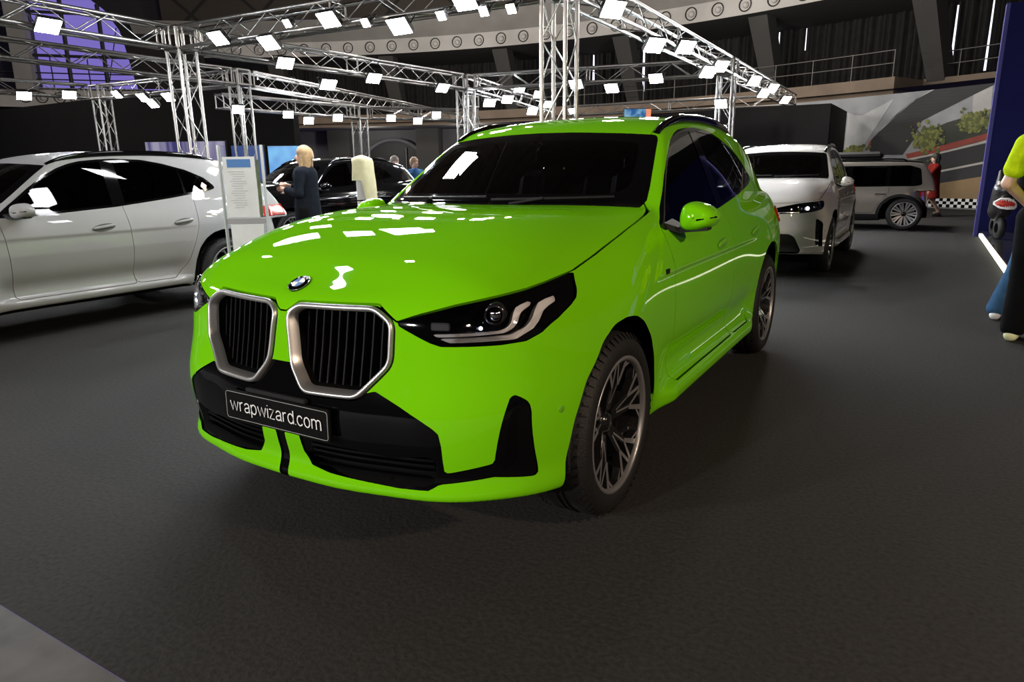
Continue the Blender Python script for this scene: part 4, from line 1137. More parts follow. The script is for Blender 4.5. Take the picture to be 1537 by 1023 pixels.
    # ---- mirrors
    for sx in (1, -1):
        out = smooth_poly([(.912, 1.078), (.905, 1.13), (.92, 1.188), (.96, 1.203), (1.02, 1.192), (1.068, 1.16), (1.078, 1.128), (1.06, 1.092), (1.0, 1.068), (.94, 1.064)], .03, 4)
        A = resample(out, 48); c = A.mean(0)
        rings = []
        for t in np.linspace(0, PI/2, 9)[::-1]:
            k = math.sin(t)**.6 if t > 0 else 0; k = max(k, .02)
            y = .81-.125*math.cos(t)**.75 if t < PI/2 else .81
            rings.append([(sx*(c[0]+(p[0]-c[0])*k), y+.10*(p[0]-.99)*.9, c[1]+(p[1]-c[1])*k) for p in A])
        b = MB()
        rings.insert(0, [(sx*(c[0]+(p[0]-c[0])*.96), .825+.09*(p[0]-.99), c[1]+(p[1]-c[1])*.96) for p in A])
        if sx < 0: rings = [r_[::-1] for r_ in rings]
        b.loft(rings[::-1]);
        mo = b.build('door_mirror', G, root)
        g = MB(); q = rings[0]; g.add(q, [tuple(range(len(q)))]); g.build('mirror_glass', M('chrome'), mo)
        b = MB(); b.loft([[(sx*x, y, z) for x, y, z in r_] for r_ in ([(.845, .66, 1.085), (.845, .80, 1.09), (.845, .80, 1.125), (.845, .66, 1.115)], [(.92, .71, 1.062), (.92, .80, 1.066), (.92, .80, 1.09), (.92, .71, 1.085)], [(1.04, .74, 1.072), (1.04, .81, 1.075), (1.04, .81, 1.088), (1.04, .74, 1.086)])], cap=True, smooth=False)
        b.build('mirror_foot', MK, mo)
        b = MB()
        b.tube([(sx*x, y, z) for x, y, z in ((1.0, .688, 1.122), (1.03, .702, 1.127), (1.055, .722, 1.131), (1.072, .76, 1.134))], .0045, 6); b.build('indicator', GB, mo)
    # ---- roof rails
    for sx in (1, -1):
        ys = np.linspace(1.20, 3.05, 40); x0 = np.interp(ys, [1.2, 1.35, 1.7, 2.5, 3.05], [.622, .612, .600, .575, .545])
        pts, nn = swept_on(S, list(zip(x0, ys)), 'top', 0)
        lift = .030*sstep(1.2, 1.6, ys)*sstep(3.05, 2.8, ys)+.004
        rings = []
        for p, n_, l in zip(pts, nn, lift):
            p = Vector(p); n_ = Vector(n_); s_ = Vector((0, 1, 0)).cross(n_).normalized()*.022
            r_ = [p-n_*.02-s_, p+n_*l-s_*.8, p+n_*(l+.010)-s_*.3, p+n_*(l+.010)+s_*.3, p+n_*l+s_*.8, p-n_*.02+s_]
            r_ = [(sx*q.x, q.y, q.z) for q in r_]
            rings.append(r_[::-1] if sx > 0 else r_)
        b = MB(); b.loft(rings, cap=True); b.build('roof_rail', GB, root)
    # ---- door handles (flush), badge, parking sensors, wipers
    for sx in (1, -1):
        for yc, dr in ((1.48, da), (2.33, db)):
            pts, nn = swept_on(S, [(yc+.115*math.cos(a), .944+.115*math.cos(a)*.10+.026*math.sin(a)*(1 if detail else 1.3)) for a in np.linspace(0, 2*PI, 28, endpoint=False)], 'side', .0012)
            b = MB(); b.add([(sx*p[0], p[1], p[2]) for p in (pts if sx > 0 else pts[::-1])], [tuple(range(28))]); b.build('pocket_shade', M('pocket_'+('green' if detail else 'dark')), dr[0 if sx > 0 else 1])  # flat patch, the recess shade is put into its colour
            pts, nn = swept_on(S, [(yc+dy, .948+dy*.10) for dy in np.linspace(-.11, .11, 9)], 'side', .002 if detail else .012)
            b = MB(); pr = [(-.015, 0), (-.013, .005), (0, .008), (.012, .005), (.014, 0)]
            rings = [[(sx*(p[0]+n_[0]*h_*(.3 if i in (0, 8) else 1)), p[1], p[2]+v_*(.5 if i in (0, 8) else 1)) for v_, h_ in pr] for i, (p, n_) in enumerate(zip(pts, nn))]
            b.loft(rings if sx < 0 else [r_[::-1] for r_ in rings], closed=False); b.build('door_handle', G, dr[0 if sx > 0 else 1])
        pts, nn = swept_on(S, [(.50, .912)], 'side', .003)
        b = MB(); b.box((0, 0, 0), (.006, .040, .022)); o = b.build('badge', MK, root); o.location = (sx*pts[0][0], pts[0][1], pts[0][2])
        for (yy, zz) in ((-.445, .565),):
            pts, nn = swept_on(S, [(yy, zz)], 'side', .0015)
            b = MB(); b.lathe([(.001, .0), (.011, 0), (.0125, -.001), (.0128, -.006)], 24, 'x'); o = b.build('parking_sensor', M('sensor_green'), root); o.location = (sx*pts[0][0], pts[0][1], pts[0][2])
            o.rotation_euler = (0, 0, math.atan2(nn[0][1], nn[0][0]) if sx > 0 else PI-math.atan2(nn[0][1], nn[0][0]))
    for x0, x1 in ((-.62, .02), (.06, .62)):
        xs = np.linspace(x0, x1, 14); yz = [(x, S.wind(np.array(x), np.array(1.21+.02*(x-x0)))) for x in xs]
        b = MB(); b.tube([(x, float(y)-.018, 1.213+.02*(x-x0)) for x, y in yz], .007, 6)
        b.tube([(xs[6], float(yz[6][1])-.03, 1.22), (xs[0]+.1, float(yz[0][1])-.02, 1.195)], .008, 6); b.build('wiper', MK, root)
    if detail:
        st = MB(); st.box((0, 0, 0), (.05, .002, .035)); o = st.build('permit_sticker', M('white_paint'), root); o.location = (-.40, 1.04, 1.46); o.rotation_euler = (-.95, 0, .35)
    for ch in root.children:
        ch.location = tuple(a_*b_ for a_, b_ in zip(ch.location, sc)); ch.scale = sc
    # ---- wheels
    wp = make_wheel(R, R*.735, .245, wheel)
    put_wheels(root, wp, .822*sc[0], (0, 2.865*sc[1]), R)
    liner(root, (0, 2.865*sc[1]), .455*sc[1], .56*sc[0], .85*sc[0], .365*sc[2])
    interior(root, .66*sc[0], .92*sc[1], 1.45*sc[1], 2.40*sc[1], .50)
    return root
MATS['pocket_green'] = mat('pocket_green', (.10, .36, .002), .6, 0, .5)  # wrap green darkened to paint the shade of the handle recess
MATS['pocket_dark'] = mat('pocket_dark', (.03, .03, .03), .5)  # dark tone painting the handle recess shade on the other cars
MATS['slat_black'] = mat('slat_black', (.0015, .0015, .0015), .45, spec=.12)
MATS['chrome_lens'] = mat('projector_glass', (.25, .25, .27), .03, 1.0, 1)
MATS['grey_plastic'] = mat('grey_plastic', (.10, .10, .105), .35)
MATS['plate_black'] = mat('plate_black', (.003, .003, .003), .4, spec=.12)
MATS['plate_line'] = mat('plate_line', (.35, .35, .35), .4)
MATS['sensor_green'] = mat('sensor_green', (.12, .38, .01), .35, 0, .5)
hero = thing('sport_utility_car', 'bright green wrapped sport utility car with two large silver framed grilles in the foreground', 'car')
build_suv(hero, hero_shape(), .0145, M('green'))
# ------------------------------------------------------------------ the other cars
MATS['grey_paint'] = mat('grey_paint', (.30, .30, .305), .5, 0, .6, spec=.1)
MATS['black_paint'] = mat('black_paint', (.003, .003, .0035), .06, 0, 0, spec=.32)
MATS['white_body'] = mat('white_body', (.52, .505, .49), .5, 0, 1, spec=0.1)
MATS['beige_paint'] = mat('beige_paint', (.25, .225, .195), .3, .5, 1)
g = thing('sport_utility_car', 'grey sport utility car parked on the left, seen from its side', 'car', (-5.42, -.26, 0))
gs = hero_shape(); _ge = gs.extra
gs.extra = lambda y, z: _ge(y, z)-.13*np.maximum(.74-z, 0)*sstep(.3, .6, y)*sstep(2.6, 2.2, y)
build_suv(g, gs, .026, M('grey_paint'), (.96, .94, .955), detail=False, R=.35)
k = thing('sport_utility_car', 'glossy black sport utility car behind the grey car, beside the blonde woman', 'car', (-8.4, 6.0, 0))
build_suv(k, hero_shape(), .034, M('black_paint'), (.98, 1, 1), detail=False, R=.368)
wt = thing('sport_utility_car', 'white sport utility car parked behind the green car, facing the viewer', 'car', (-.06, 7.53, 0))
build_suv(wt, hero_shape(), .030, M('white_body'), (.98, .97, 1.02), face='slim', detail=False, R=.365, wheel='plain')
d2 = thing('saloon_car', 'dark car with silver grille bars, mostly hidden behind the green bonnet', 'car', (-3.45, 6.9, 0))
build_suv(d2, hero_shape(), .036, M('black_paint'), (.95, .98, .87), detail=False, R=.34)

def mini_shape():
    return CarShape(
        W=Spl([(.18, .86), (.3, .90), (.5, .915), (.75, .918), (.9, .905), (1.0, .875), (1.1, .84), (1.25, .80)]),
        Wy=Spl([(-.85, -.05), (-.4, -.01), (0, 0), (1.3, 0), (2.7, 0), (3.1, -.015), (3.5, -.07)]),
        bulge=[(0, .02, .4), (2.69, .025, .45)], extra=None,
        F0=Spl([(.15, -.72), (.3, -.80), (.5, -.82), (.7, -.80), (.9, -.77), (1.1, -.7)]),
        plan=Spl([(0, 0), (.3, .02), (.5, .06), (.7, .15), (.85, .32), (1.0, .7)]),
        B0=Spl([(.2, 3.10), (.4, 3.20), (.6, 3.22), (.85, 3.19), (1.05, 3.15), (1.3, 3.09)]),
        bplan=Spl([(0, 0), (.4, -.02), (.7, -.09), (.85, -.2), (1.0, -.45)]),
        H=Spl([(-.8, .96), (-.6, 1.02), (0, 1.07), (.5, 1.10), (1.5, 1.09), (3.5, 1.09)]),
        drop=Spl([(-.8, .10), (0, .08), (.6, .03), (3, .02)]),
        zb=Spl([(-.8, .28), (0, .24), (2.6, .24), (3.5, .32)]),
        ws_y=.42, ws_z=1.10, ws_k=.82, ws_c=.30,
        R=Spl([(.6, 1.50), (1.1, 1.60), (1.8, 1.635), (2.6, 1.62), (3.3, 1.57)]), Rc=.03,
        G=Spl([(.8, .92), (1.0, .875), (1.1, .845), (1.3, .785), (1.5, .71), (1.7, .61)]),
        Gy=Spl([(.3, 0), (1.0, 0), (2.4, 0), (3.0, -.02), (3.5, -.07)]),
        rearw=Spl([(.9, 3.18), (1.1, 3.15), (1.3, 3.08), (1.5, 2.99), (1.7, 2.92)]),
        hexp=3, r_corner=.12, r_hood=.12, r_roof=.12)

def build_mini(root):
    S = mini_shape(); G, GB, MK = M('beige_paint'), M('gloss_black'), M('matte_black')
    P, N, Q = surface_net(S, (0, -.95, .15), (1.0, 3.6, 1.75), .030)
    body = Patch(P, N, [tuple(map(int, q)) for q in Q])
    def both(n, p, m): return pobj(n, p.both(), m, root)
    def pair(n, p, m): return pobj(n, p, m, root), pobj(n, p.mirrored(), m, root)
    sd = lambda P_, N_: P_[:, 0] > .5
    def arc(y, r): return [(y+r*math.cos(a), .36+r*math.sin(a)) for a in np.linspace(-.5, PI+.5, 24)]
    for y in (0, 2.69): _, body = body.cut(region(arc(y, .41), 'side', sd))
    under, body = body.split(.72+body.N[:, 2]); both('underbody', under, M('deep_black'))
    clad = None
    for y in (0, 2.69):
        c_, body = body.cut(region(arc(y, .475), 'side', lambda P_, N_: P_[:, 0] > .6)); clad = c_ if clad is None else join(clad, c_)
    c_, body = body.split(body.P[:, 2]-.37); clad = join(clad, c_)
    both('wheel_arch_cladding', clad.off(.004), MK)
    dlo = smooth_poly([(.52, 1.07), (.60, .985), (2.95, 1.01), (3.08, 1.04), (3.02, 1.40), (2.80, 1.475), (1.20, 1.475), (.9, 1.36)], .04)
    dl, body = body.cut(region(dlo, 'side', lambda P_, N_: P_[:, 0] > .35), .002)
    gl, tr_ = dl.cut(region(offset_poly(dlo, -.025), 'side'))
    for nm, lo, hi in (('front_door_glass', .5, 1.56), ('rear_door_glass', 1.66, 2.36), ('quarter_glass', 2.44, 2.86)):
        a, rest = gl.split(np.maximum(lo-gl.P[:, 1], gl.P[:, 1]-hi)); pair(nm, a.off(-.004), M('glass')); gl = rest
    pair('window_surround', join(tr_, gl), GB)
    ws, body = body.cut(lambda P_, N_: np.maximum(np.maximum(np.maximum(1.13-P_[:, 2], P_[:, 2]-1.50), P_[:, 1]-1.4), P_[:, 0]-.70+.5*(P_[:, 2]-1.1)*.5))
    both('windscreen', ws, M('glass_clear'))
    rw, body = body.cut(region(smooth_poly([(-.5, 1.12), (.60, 1.12), (.52, 1.42), (-.5, 1.42)], .05), 'front', lambda P_, N_: P_[:, 1] > 2.7)); both('rear_window', rw, M('glass'))
    tl, body = body.cut(region(smooth_poly([(3.0, .78), (3.0, 1.0), (3.7, 1.0), (3.7, .78)], .02), 'side', lambda P_, N_: (P_[:, 0] > .45) & (N_[:, 1] > .75))); pair('tail_lamp', tl.off(.006), M('red_lamp'))
    rf, body = body.cut(lambda P_, N_: np.maximum(1.515-P_[:, 2], P_[:, 0]-.665)); both('roof_panel', rf, GB)
    hl, body = body.cut(region(smooth_poly([(.5, .72), (.78, .74), (.80, .90), (.56, .92)], .05), 'front', lambda P_, N_: P_[:, 1] < 0)); pair('headlamp', hl, GB)
    gr, body = body.cut(region(smooth_poly([(-.2, .42), (.42, .42), (.50, .62), (.40, .80), (-.2, .80)], .05), 'front', lambda P_, N_: P_[:, 1] < -.4)); both('front_grille', gr, GB)
    dc = lambda P_, N_: P_[:, 0] > .5
    d1, body = body.cut(region([(.62, .40), (.60, 1.2), (1.60, 1.3), (1.60, .40)], 'side', dc), .006); a = pair('front_door', d1, G)
    d2_, body = body.cut(region(smooth_poly([(1.60, 1.3), (1.60, .40), (2.16, .40), (2.25, .62), (2.42, .80), (2.48, 1.3)], .05), 'side', dc), .006); b_ = pair('rear_door', d2_, G)
    both('body_shell', body, G)
    inn = Patch(P, N, [tuple(map(int, q)) for q in Q]).off(-.03); inn.F = [f for f in inn.F if .40 < inn.P[f[0]][2] < .97 and abs(inn.P[f[0]][1]) > .5 and abs(inn.P[f[0]][1]-2.69) > .5]
    both('inner_shell', inn.compact(), M('deep_black'))
    for sx in (1, -1):
        for yc, dr in ((1.38, a), (2.28, b_)):
            pts, nn = swept_on(S, [(yc+dy, .83) for dy in np.linspace(-.11, .11, 7)], 'side', 0)
            m = MB(); m.loft([[(sx*(p[0]+h_), p[1], p[2]+v_) for v_, h_ in ((-.016, 0), (-.012, .03), (.012, .03), (.016, 0))] for p in pts][::sx], closed=False, cap=True); m.build('door_handle', M('chrome'), dr[0 if sx > 0 else 1])
        m = MB(); xs = [(.62-.02*abs(t-.5), 1.0+1.75*t) for t in np.linspace(0, 1, 20)]
        pts, nn = swept_on(S, xs, 'top', .035); m.tube([(sx*p[0], p[1], p[2]+(.0 if 0 < i < 19 else -.06)) for i, p in enumerate(pts)], .016, 8); m.build('roof_rail', GB, root)
        m = MB(); m.ball((sx*.97, .62, 1.08), (.10, .06, .07), 14, 10); m.strut((sx*.86, .64, 1.03), (sx*.93, .63, 1.05), .02); m.build('door_mirror', GB, root)
    wp = make_wheel(.35, .25, .23, 'multi'); put_wheels(root, wp, .80, (0, 2.69), .35)
    liner(root, (0, 2.69), .43, .5, .88, .36); interior(root, .64, .8, 1.3, 2.2, .5)
mn = thing('compact_car', 'beige compact car with a black roof at the back right, seen from its side', 'car', (-1.21, 15.75, 0), -PI/2)
build_mini(mn)
for _c in mn.children: _c.scale = (1, .965, .93) if _c.name.split('.')[0] not in ('tyre', 'wheel_arch_liner') else (1, 1, 1)
bx = MB(); bx.box((0, 0, .075), (.70, 1.0, .15), bev=.05); ro = bx.build('roof_box', M('matte_black')); ro.location = (.42, 15.75, 1.532); ro.rotation_euler = (0, 0, PI/2)
tag(ro, 'flat black roof box on top of the beige compact car', 'roof box')
# ------------------------------------------------------------------ people
def capsules(caps, blend):
    """union of tapered capsules (a, b, ra, rb[, blend])"""
    cs = [(np.array(c[0], float), np.array(c[1], float), c[2], c[3], c[4] if len(c) > 4 else blend) for c in caps]
    def f(x, y, z):
        sh = x.shape; X, Y, Z = x.ravel(), y.ravel(), z.ravel(); r = np.full(X.shape, 1.0)
        for a, b, ra, rb, k in cs:
            d = b-a; l2 = d@d; pad = max(ra, rb)+k+.03; lo = np.minimum(a, b)-pad; hi = np.maximum(a, b)+pad
            m = (X > lo[0]) & (X < hi[0]) & (Y > lo[1]) & (Y < hi[1]) & (Z > lo[2]) & (Z < hi[2])
            if not m.any(): continue
            px, py, pz = X[m]-a[0], Y[m]-a[1], Z[m]-a[2]
            t = np.clip((px*d[0]+py*d[1]+pz*d[2])/l2, 0, 1)
            v = np.sqrt((px-t*d[0])**2+(py-t*d[1])**2+(pz-t*d[2])**2)-(ra+(rb-ra)*t)
            r[m] = smin(r[m], v, k)
        return r.reshape(sh)
    return f
def blob(name, f, lo, hi, h, m, parent):
    P, N, Q = surface_net(f, lo, hi, h, half=False)
    return pobj(name, Patch(P, N, [tuple(map(int, q)) for q in Q]), m, parent)
def hand(w_, e, sx, out):
    """palm, four curled fingers of unequal length and a thumb"""
    w_ = np.array(w_, float); d = w_-np.array(e, float); d /= np.linalg.norm(d); s = np.cross(d, [0, -1, 0.01]); s /= np.linalg.norm(s); n = np.cross(s, d)
    k = w_+d*.085
    out.append((w_+d*.01, k, .026, .030, .02))
    for i, (o, L) in enumerate(((-.027, .066), (-.009, .076), (.009, .072), (.026, .056))):
        b0 = k+s*o; b1 = b0+d*L*.5+n*.012; b2 = b1+d*L*.38+n*.03; out.append((b0, b1, .0105, .0098, .006)); out.append((b1, b2, .0098, .0085, .006))
    t0 = w_+d*.03-s*.026*sx; t1 = t0+d*.035-s*.030*sx+n*.01; t2 = t1+d*.03+n*.012; out.append((t0, t1, .013, .011, .008)); out.append((t1, t2, .011, .009, .008))
def person(label, loc, rz, hgt=1.75, h=.014, arms=None, legs=None, skin=(.55, .33, .24), hair=(.05, .03, .02), hairlong=False, top=None, bottom=None, shoes=(.03, .03, .03), coat=None, sleeve=1.0, bulk=1.0):
    t = thing('person', label, 'person', loc, rz); s = hgt/1.75
    sk = mat('skin', skin, .5); q = lambda *v: tuple(c*s for c in v)
    B = bulk
    A = arms or {1: ((.205, .0, 1.415), (.27, .04, 1.14), (.25, -.09, .91)), -1: ((-.205, 0, 1.415), (-.27, .04, 1.14), (-.25, -.09, .91))}
    Lg = legs or {1: ((.095, 0, .90), (.11, -.02, .50), (.115, .03, .085)), -1: ((-.095, 0, .90), (-.11, -.02, .50), (-.115, .03, .085))}
    body = [(q(0, 0, .93), q(0, .005, 1.12), .135*s*B, .125*s*B), (q(0, .005, 1.12), q(0, 0, 1.36), .125*s*B, .145*s*B), (q(-.13, .01, 1.40), q(.13, .01, 1.40), .075*s, .075*s), (q(0, .015, 1.42), q(0, 0, 1.56), .062*s, .055*s),
            (q(0, .01, 1.655), q(0, -.035, 1.60), .095*s, .070*s), (q(0, -.04, 1.585), q(0, -.055, 1.565), .055*s, .04*s), (q(0, -.108, 1.635), q(0, -.122, 1.607), .010*s, .016*s, .012), (q(.09, .01, 1.645), q(.094, .015, 1.61), .014*s, .012*s, .01), (q(-.09, .01, 1.645), q(-.094, .015, 1.61), .014*s, .012*s, .01)]
    armc = []; legc = []
    for sx in (1, -1):
        a, e, w_ = (q(*p) for p in A[sx]); armc += [(a, e, .052*s*B, .042*s), (e, w_, .041*s, .028*s)]; hand(w_, e, sx, armc)
        a, k, f_ = (q(*p) for p in Lg[sx]); legc += [(a, k, .088*s*B, .060*s), (k, f_, .060*s, .040*s), (f_, (f_[0], f_[1]-.12*s, f_[2]-.04*s), .038*s, .03*s)]
    blob('body', capsules(body+armc+legc, .03), (-.75*s, -.75*s, -.02), (.75*s, .45*s, 1.82*s), h, sk, t)
    g = .016
    if top is not None:
        c = [(a, b, ra+g, rb+g) for a, b, ra, rb in body[:2]]+[(q(-.135, .01, 1.40), q(.135, .01, 1.40), .085*s, .085*s), (q(0, 0, .90), q(0, 0, 1.0), .150*s*B, .14*s*B)]
        for sx in (1, -1):
            a, e, w_ = (np.array(q(*p)) for p in A[sx])
            if sleeve <= 1: c.append((a, a+(e-a)*sleeve, .070*s*B, .066*s*B))
            else: c += [(a, e, .066*s, .055*s), (e, e+(w_-e)*.93, .055*s, .042*s)]
        fn = capsules(c, .04); ft = lambda x, y, z: smax(fn(x, y, z), .86*s-z, .01)
        blob('jacket' if sleeve > 1 else 'shirt', ft, (-.7*s, -.7*s, .8*s), (.7*s, .4*s, 1.56*s), h, top, t)
    if coat is not None:
        c = [(a, b, ra+.03, rb+.025) for a, b, ra, rb in body[:2]]+[(q(-.135, .01, 1.40), q(.135, .01, 1.40), .09*s, .09*s), (q(0, 0, .98), q(0, .01, .56), .17*s, .21*s)]
        for sx in (1, -1):
            a, e, w_ = (np.array(q(*p)) for p in A[sx]); c += [(a, e, .072*s, .062*s), (e, e+(w_-e)*.93, .062*s, .048*s)]
        fn = capsules(c, .05); ft = lambda x, y, z: smax(smax(fn(x, y, z), .52*s-z, .01), z-1.50*s, .02)
        blob('coat', ft, (-.7*s, -.7*s, .45*s), (.7*s, .45*s, 1.56*s), h, coat, t)
    if bottom is not None:
        c = [(q(0, 0, .90), q(0, 0, .98), .148*s*B, .138*s*B)]
        for sx in (1, -1):
            a, k, f_ = (np.array(q(*p)) for p in Lg[sx]); c += [(a, k, .105*s*B, .082*s*B), (k, f_+np.array([0, 0, .02]), .082*s*B, .075*s*B)]
        fn = capsules(c, .03); ft = lambda x, y, z: smax(fn(x, y, z), .055*s-z, .01)
        blob('trousers', ft, (-.5*s, -.5*s, .0), (.5*s, .5*s, 1.12*s), h, bottom, t)
    # shoes
    sm = shoes if not isinstance(shoes, tuple) else mat('shoe', shoes, .5)
    for sx in (1, -1):
        f_ = q(*Lg[sx][2]); c = [((f_[0], f_[1]+.035*s, .045*s), (f_[0]+sx*.02*s, f_[1]-.15*s, .038*s), .046*s, .042*s), ((f_[0], f_[1], .08*s), (f_[0], f_[1]-.04*s, .06*s), .048*s, .04*s)]
        fn = capsules(c, .02); ft = lambda x, y, z: smax(fn(x, y, z), .004-z, .006)
        blob('shoe', ft, (f_[0]-.12, f_[1]-.3, -.02), (f_[0]+.12, f_[1]+.14, .16), .012, sm, t)
    hc = [(q(0, .025, 1.665), q(0, .01, 1.68), .108*s, .104*s), (q(0, .055, 1.62), q(0, .05, 1.58), .085*s, .07*s)]
    if hairlong: hc += [(q(.05, .05, 1.60), q(.06, .05, 1.36), .06*s, .045*s), (q(-.05, .05, 1.60), q(-.06, .05, 1.36), .06*s, .045*s), (q(.085, -.01, 1.62), q(.095, -.02, 1.40), .03*s, .025*s), (q(-.085, -.01, 1.62), q(-.095, -.02, 1.40), .03*s, .025*s)]
    fh = capsules(hc, .03); face = capsules([(q(0, -.14, 1.60), q(0, -.13, 1.56), .085*s, .085*s)], .01); fr = lambda x, y, z: smax(fh(x, y, z), -face(x, y, z), .02)
    blob('hair', fr, (-.2, -.2, 1.2*s), (.2, .25, 1.83*s), .012, mat('hair', hair, .6, noise=.3, nscale=60), t)
    for sx in (1, -1):
        b = MB(); b.ball(q(sx*.034, -.090, 1.642), (.013*s, .010*s, .008*s), 8, 6); b.build('eye', M('white_paint'), t)
        b = MB(); b.ball(q(sx*.034, -.0985, 1.642), (.006*s, .004*s, .006*s), 8, 6); b.build('iris', M('deep_black'), t)
    b = MB(); b.ball(q(0, -.106, 1.580), (.024*s, .008*s, .007*s), 10, 6); b.build('mouth', mat('lips', (.45, .16, .14), .5), t)
    return t
cl = lambda n, c: mat(n, c, .9, noise=.15, nscale=18, bump=.3, spec=.04)
person('person in a lime yellow t-shirt and black trousers at the right edge, seen from behind', (2.70, 4.12, 0), PI-.35, 1.84, .010,
       arms={1: ((.215, .0, 1.42), (.30, -.01, 1.15), (.20, -.22, .98)), -1: ((-.215, 0, 1.42), (-.30, -.01, 1.15), (-.20, -.22, .98))}, hair=(.04, .03, .02), top=cl('lime_shirt', (.43, .58, .008)), bottom=cl('black_trousers', (.006, .006, .007)), shoes=mat('pale_shoe', (.70, .72, .42), .5), sleeve=.62, bulk=1.12)
person('person in wide blue jeans, mostly hidden by the lime shirt', (2.79, 4.98, 0), PI*.93, 1.66, .014, arms={1: ((.2, 0, 1.41), (.23, -.02, 1.14), (.16, -.2, 1.0)), -1: ((-.2, 0, 1.41), (-.25, -.02, 1.14), (-.16, -.2, 1.0))}, legs={1: ((.09, 0, .90), (.16, -.02, .50), (.28, .03, .085)), -1: ((-.095, 0, .90), (-.11, -.02, .50), (-.115, .03, .085))}, top=cl('dark_jacket', (.01, .01, .012)), bottom=cl('blue_jeans', (.04, .10, .20)), shoes=mat('white_shoe', (.7, .7, .7), .5), sleeve=2, bulk=1.1)
person('person with long blonde hair in a dark coat beside the black car', (-5.42, 4.42, 0), -1.1, 1.70, .014, arms={1: ((.2, 0, 1.41), (.26, -.02, 1.13), (.10, -.25, 1.18)), -1: ((-.2, 0, 1.41), (-.26, -.02, 1.13), (-.08, -.24, 1.22))}, hair=(.36, .24, .12), hairlong=True, coat=cl('navy_coat', (.012, .015, .022)), bottom=cl('dark_trousers', (.01, .01, .01)))
person('person in a dark red coat walking in front of the mural', (1.96, 19.9, 0), -PI*.42, 1.66, .018, arms={1: ((.2, 0, 1.41), (.26, -.16, 1.20), (.22, -.42, 1.16)), -1: ((-.2, 0, 1.41), (-.25, -.1, 1.16), (-.2, -.36, 1.10))}, legs={1: ((.09, 0, .9), (.1, -.2, .52), (.1, -.18, .1)), -1: ((-.09, 0, .9), (-.1, .05, .5), (-.1, .28, .14))}, hair=(.01, .008, .007), hairlong=True, coat=cl('red_coat', (.17, .018, .014)))
person('person with grey hair and blue jacket behind the dark car, left of a pair', (-8.89, 10.44, 0), .9, 1.72, .018, hair=(.25, .2, .17), top=cl('denim_jacket', (.05, .13, .30)), bottom=cl('trousers_dark', (.01, .01, .012)), sleeve=2)
person('person with fair hair and blue jacket behind the dark car, right of a pair', (-8.91, 11.2, 0), 1.3, 1.70, .018, hair=(.32, .2, .12), top=cl('denim_jacket_pale', (.06, .15, .33)), bottom=cl('trousers_dark_blue', (.01, .012, .02)), sleeve=2)
# ------------------------------------------------------------------ stands, screens, banners, display figure
MATS['acrylic'] = glass_mat('acrylic', (.93, .95, .97), spec=.7)
MATS['paper'] = mat('paper', (.62, .63, .65), .7, noise=.06, nscale=6)
MATS['print_grey'] = mat('print_grey', (.40, .41, .43), .7)
MATS['print_blue'] = mat('print_blue', (.045, .16, .42), .6)
t = thing('info_stand', 'clear acrylic information stand with white sheets beside the grey car', 'information stand', (-3.70, 2.03, 0), .55)
b = MB()
for sx in (-.2, .2): b.box((sx, 0, .82), (.012, .05, 1.6))
b.build('side_post', mat('clear_edge', (.45, .46, .47), .2, 0, .5), t)
b = MB(); b.box((0, .012, .84), (.39, .008, 1.56)); b.build('acrylic_panel', M('acrylic'), t)
b = MB(); b.box((0, 0, .015), (.46, .34, .03), bev=.01); b.build('base', M('matte_black'), t)
b = MB(); b.box((-.02, -.004, 1.235), (.30, .008, .56)); s = b.build('paper_sheet', M('paper'), t)
b = MB(); b.box((-.02, -.0095, 1.455), (.22, .003, .075)); b.build('header', M('print_blue'), s)
b = MB()
for i in range(16): b.box((-.05+.01*((i*7) % 3), -.0092, 1.38-.022*i), (.15-.02*((i*5) % 4), .002, .006))
b.build('print_lines', M('print_grey'), s)
b = MB(); b.box((.15, -.003, 1.22), (.03, .008, .53)); b.build('photo_strip', mat('photo_green', (.06, .085, .03), .6, noise=.4, nscale=12), s)
b = MB(); b.box((0, -.003, .68), (.31, .008, .42)); s2 = b.build('paper_sheet', M('paper'), t)
b = MB(); b.box((0, -.002, .92), (.37, .012, .05)); b.build('shelf_strip', mat('grey_strip', (.25, .25, .26), .5), t)
t = thing('info_totem', 'slim white information totem with blue header under a pale yellow cloth', 'information stand', (-4.24, 4.25, 0), .6)
b = MB(); b.box((0, 0, .70), (.15, .06, 1.40), bev=.01); b.build('column', M('paper'), t)
b = MB(); b.box((0, -.032, 1.34), (.155, .006, .07)); b.build('header', M('print_blue'), t)
b = MB(); b.box((0, -.032, 1.02), (.155, .006, .015)); b.build('divider', M('deep_black'), t)
b = MB(); b.box((0, 0, .012), (.34, .3, .024), bev=.008); b.build('base', M('matte_black'), t)
# cloth draped over the totem
rows = []; rnd = random.Random(4)
for i in range(9):
    z = 1.575-.0*i; row = []
    for k in range(20):
        a = 2*PI*k/20; drop = max(0, i-2)*.055*(1.0+(1.0 if math.cos(a-.0) > .3 else .0)*(.9 if i > 3 else 0)); r = min(.02+.055*i, .115)+.012*math.sin(a*5+i*.3)*(i > 2)+.006*i*(math.cos(a) > .3)
        row.append((r*math.cos(a)*1.05, r*math.sin(a)*.8, 1.57-.02*min(i, 2)-drop*.8))
    rows.append(row)
b = MB(); b.loft(rows[::-1]); b.add(rows[0], [tuple(range(20))]); o = b.build('cloth', mat('pale_yellow_cloth', (.60, .58, .38), .85, noise=.08, nscale=14)); o.location = (-4.24, 4.25, 0); o.rotation_euler = (0, 0, .6)
tag(o, 'pale yellow cloth draped over the slim white information totem', 'cloth')
b = MB(); b.ball((0, 0, 1.47), (.07, .05, .07), 12, 8); b.build('cloth_core', MATS['paper'], t)
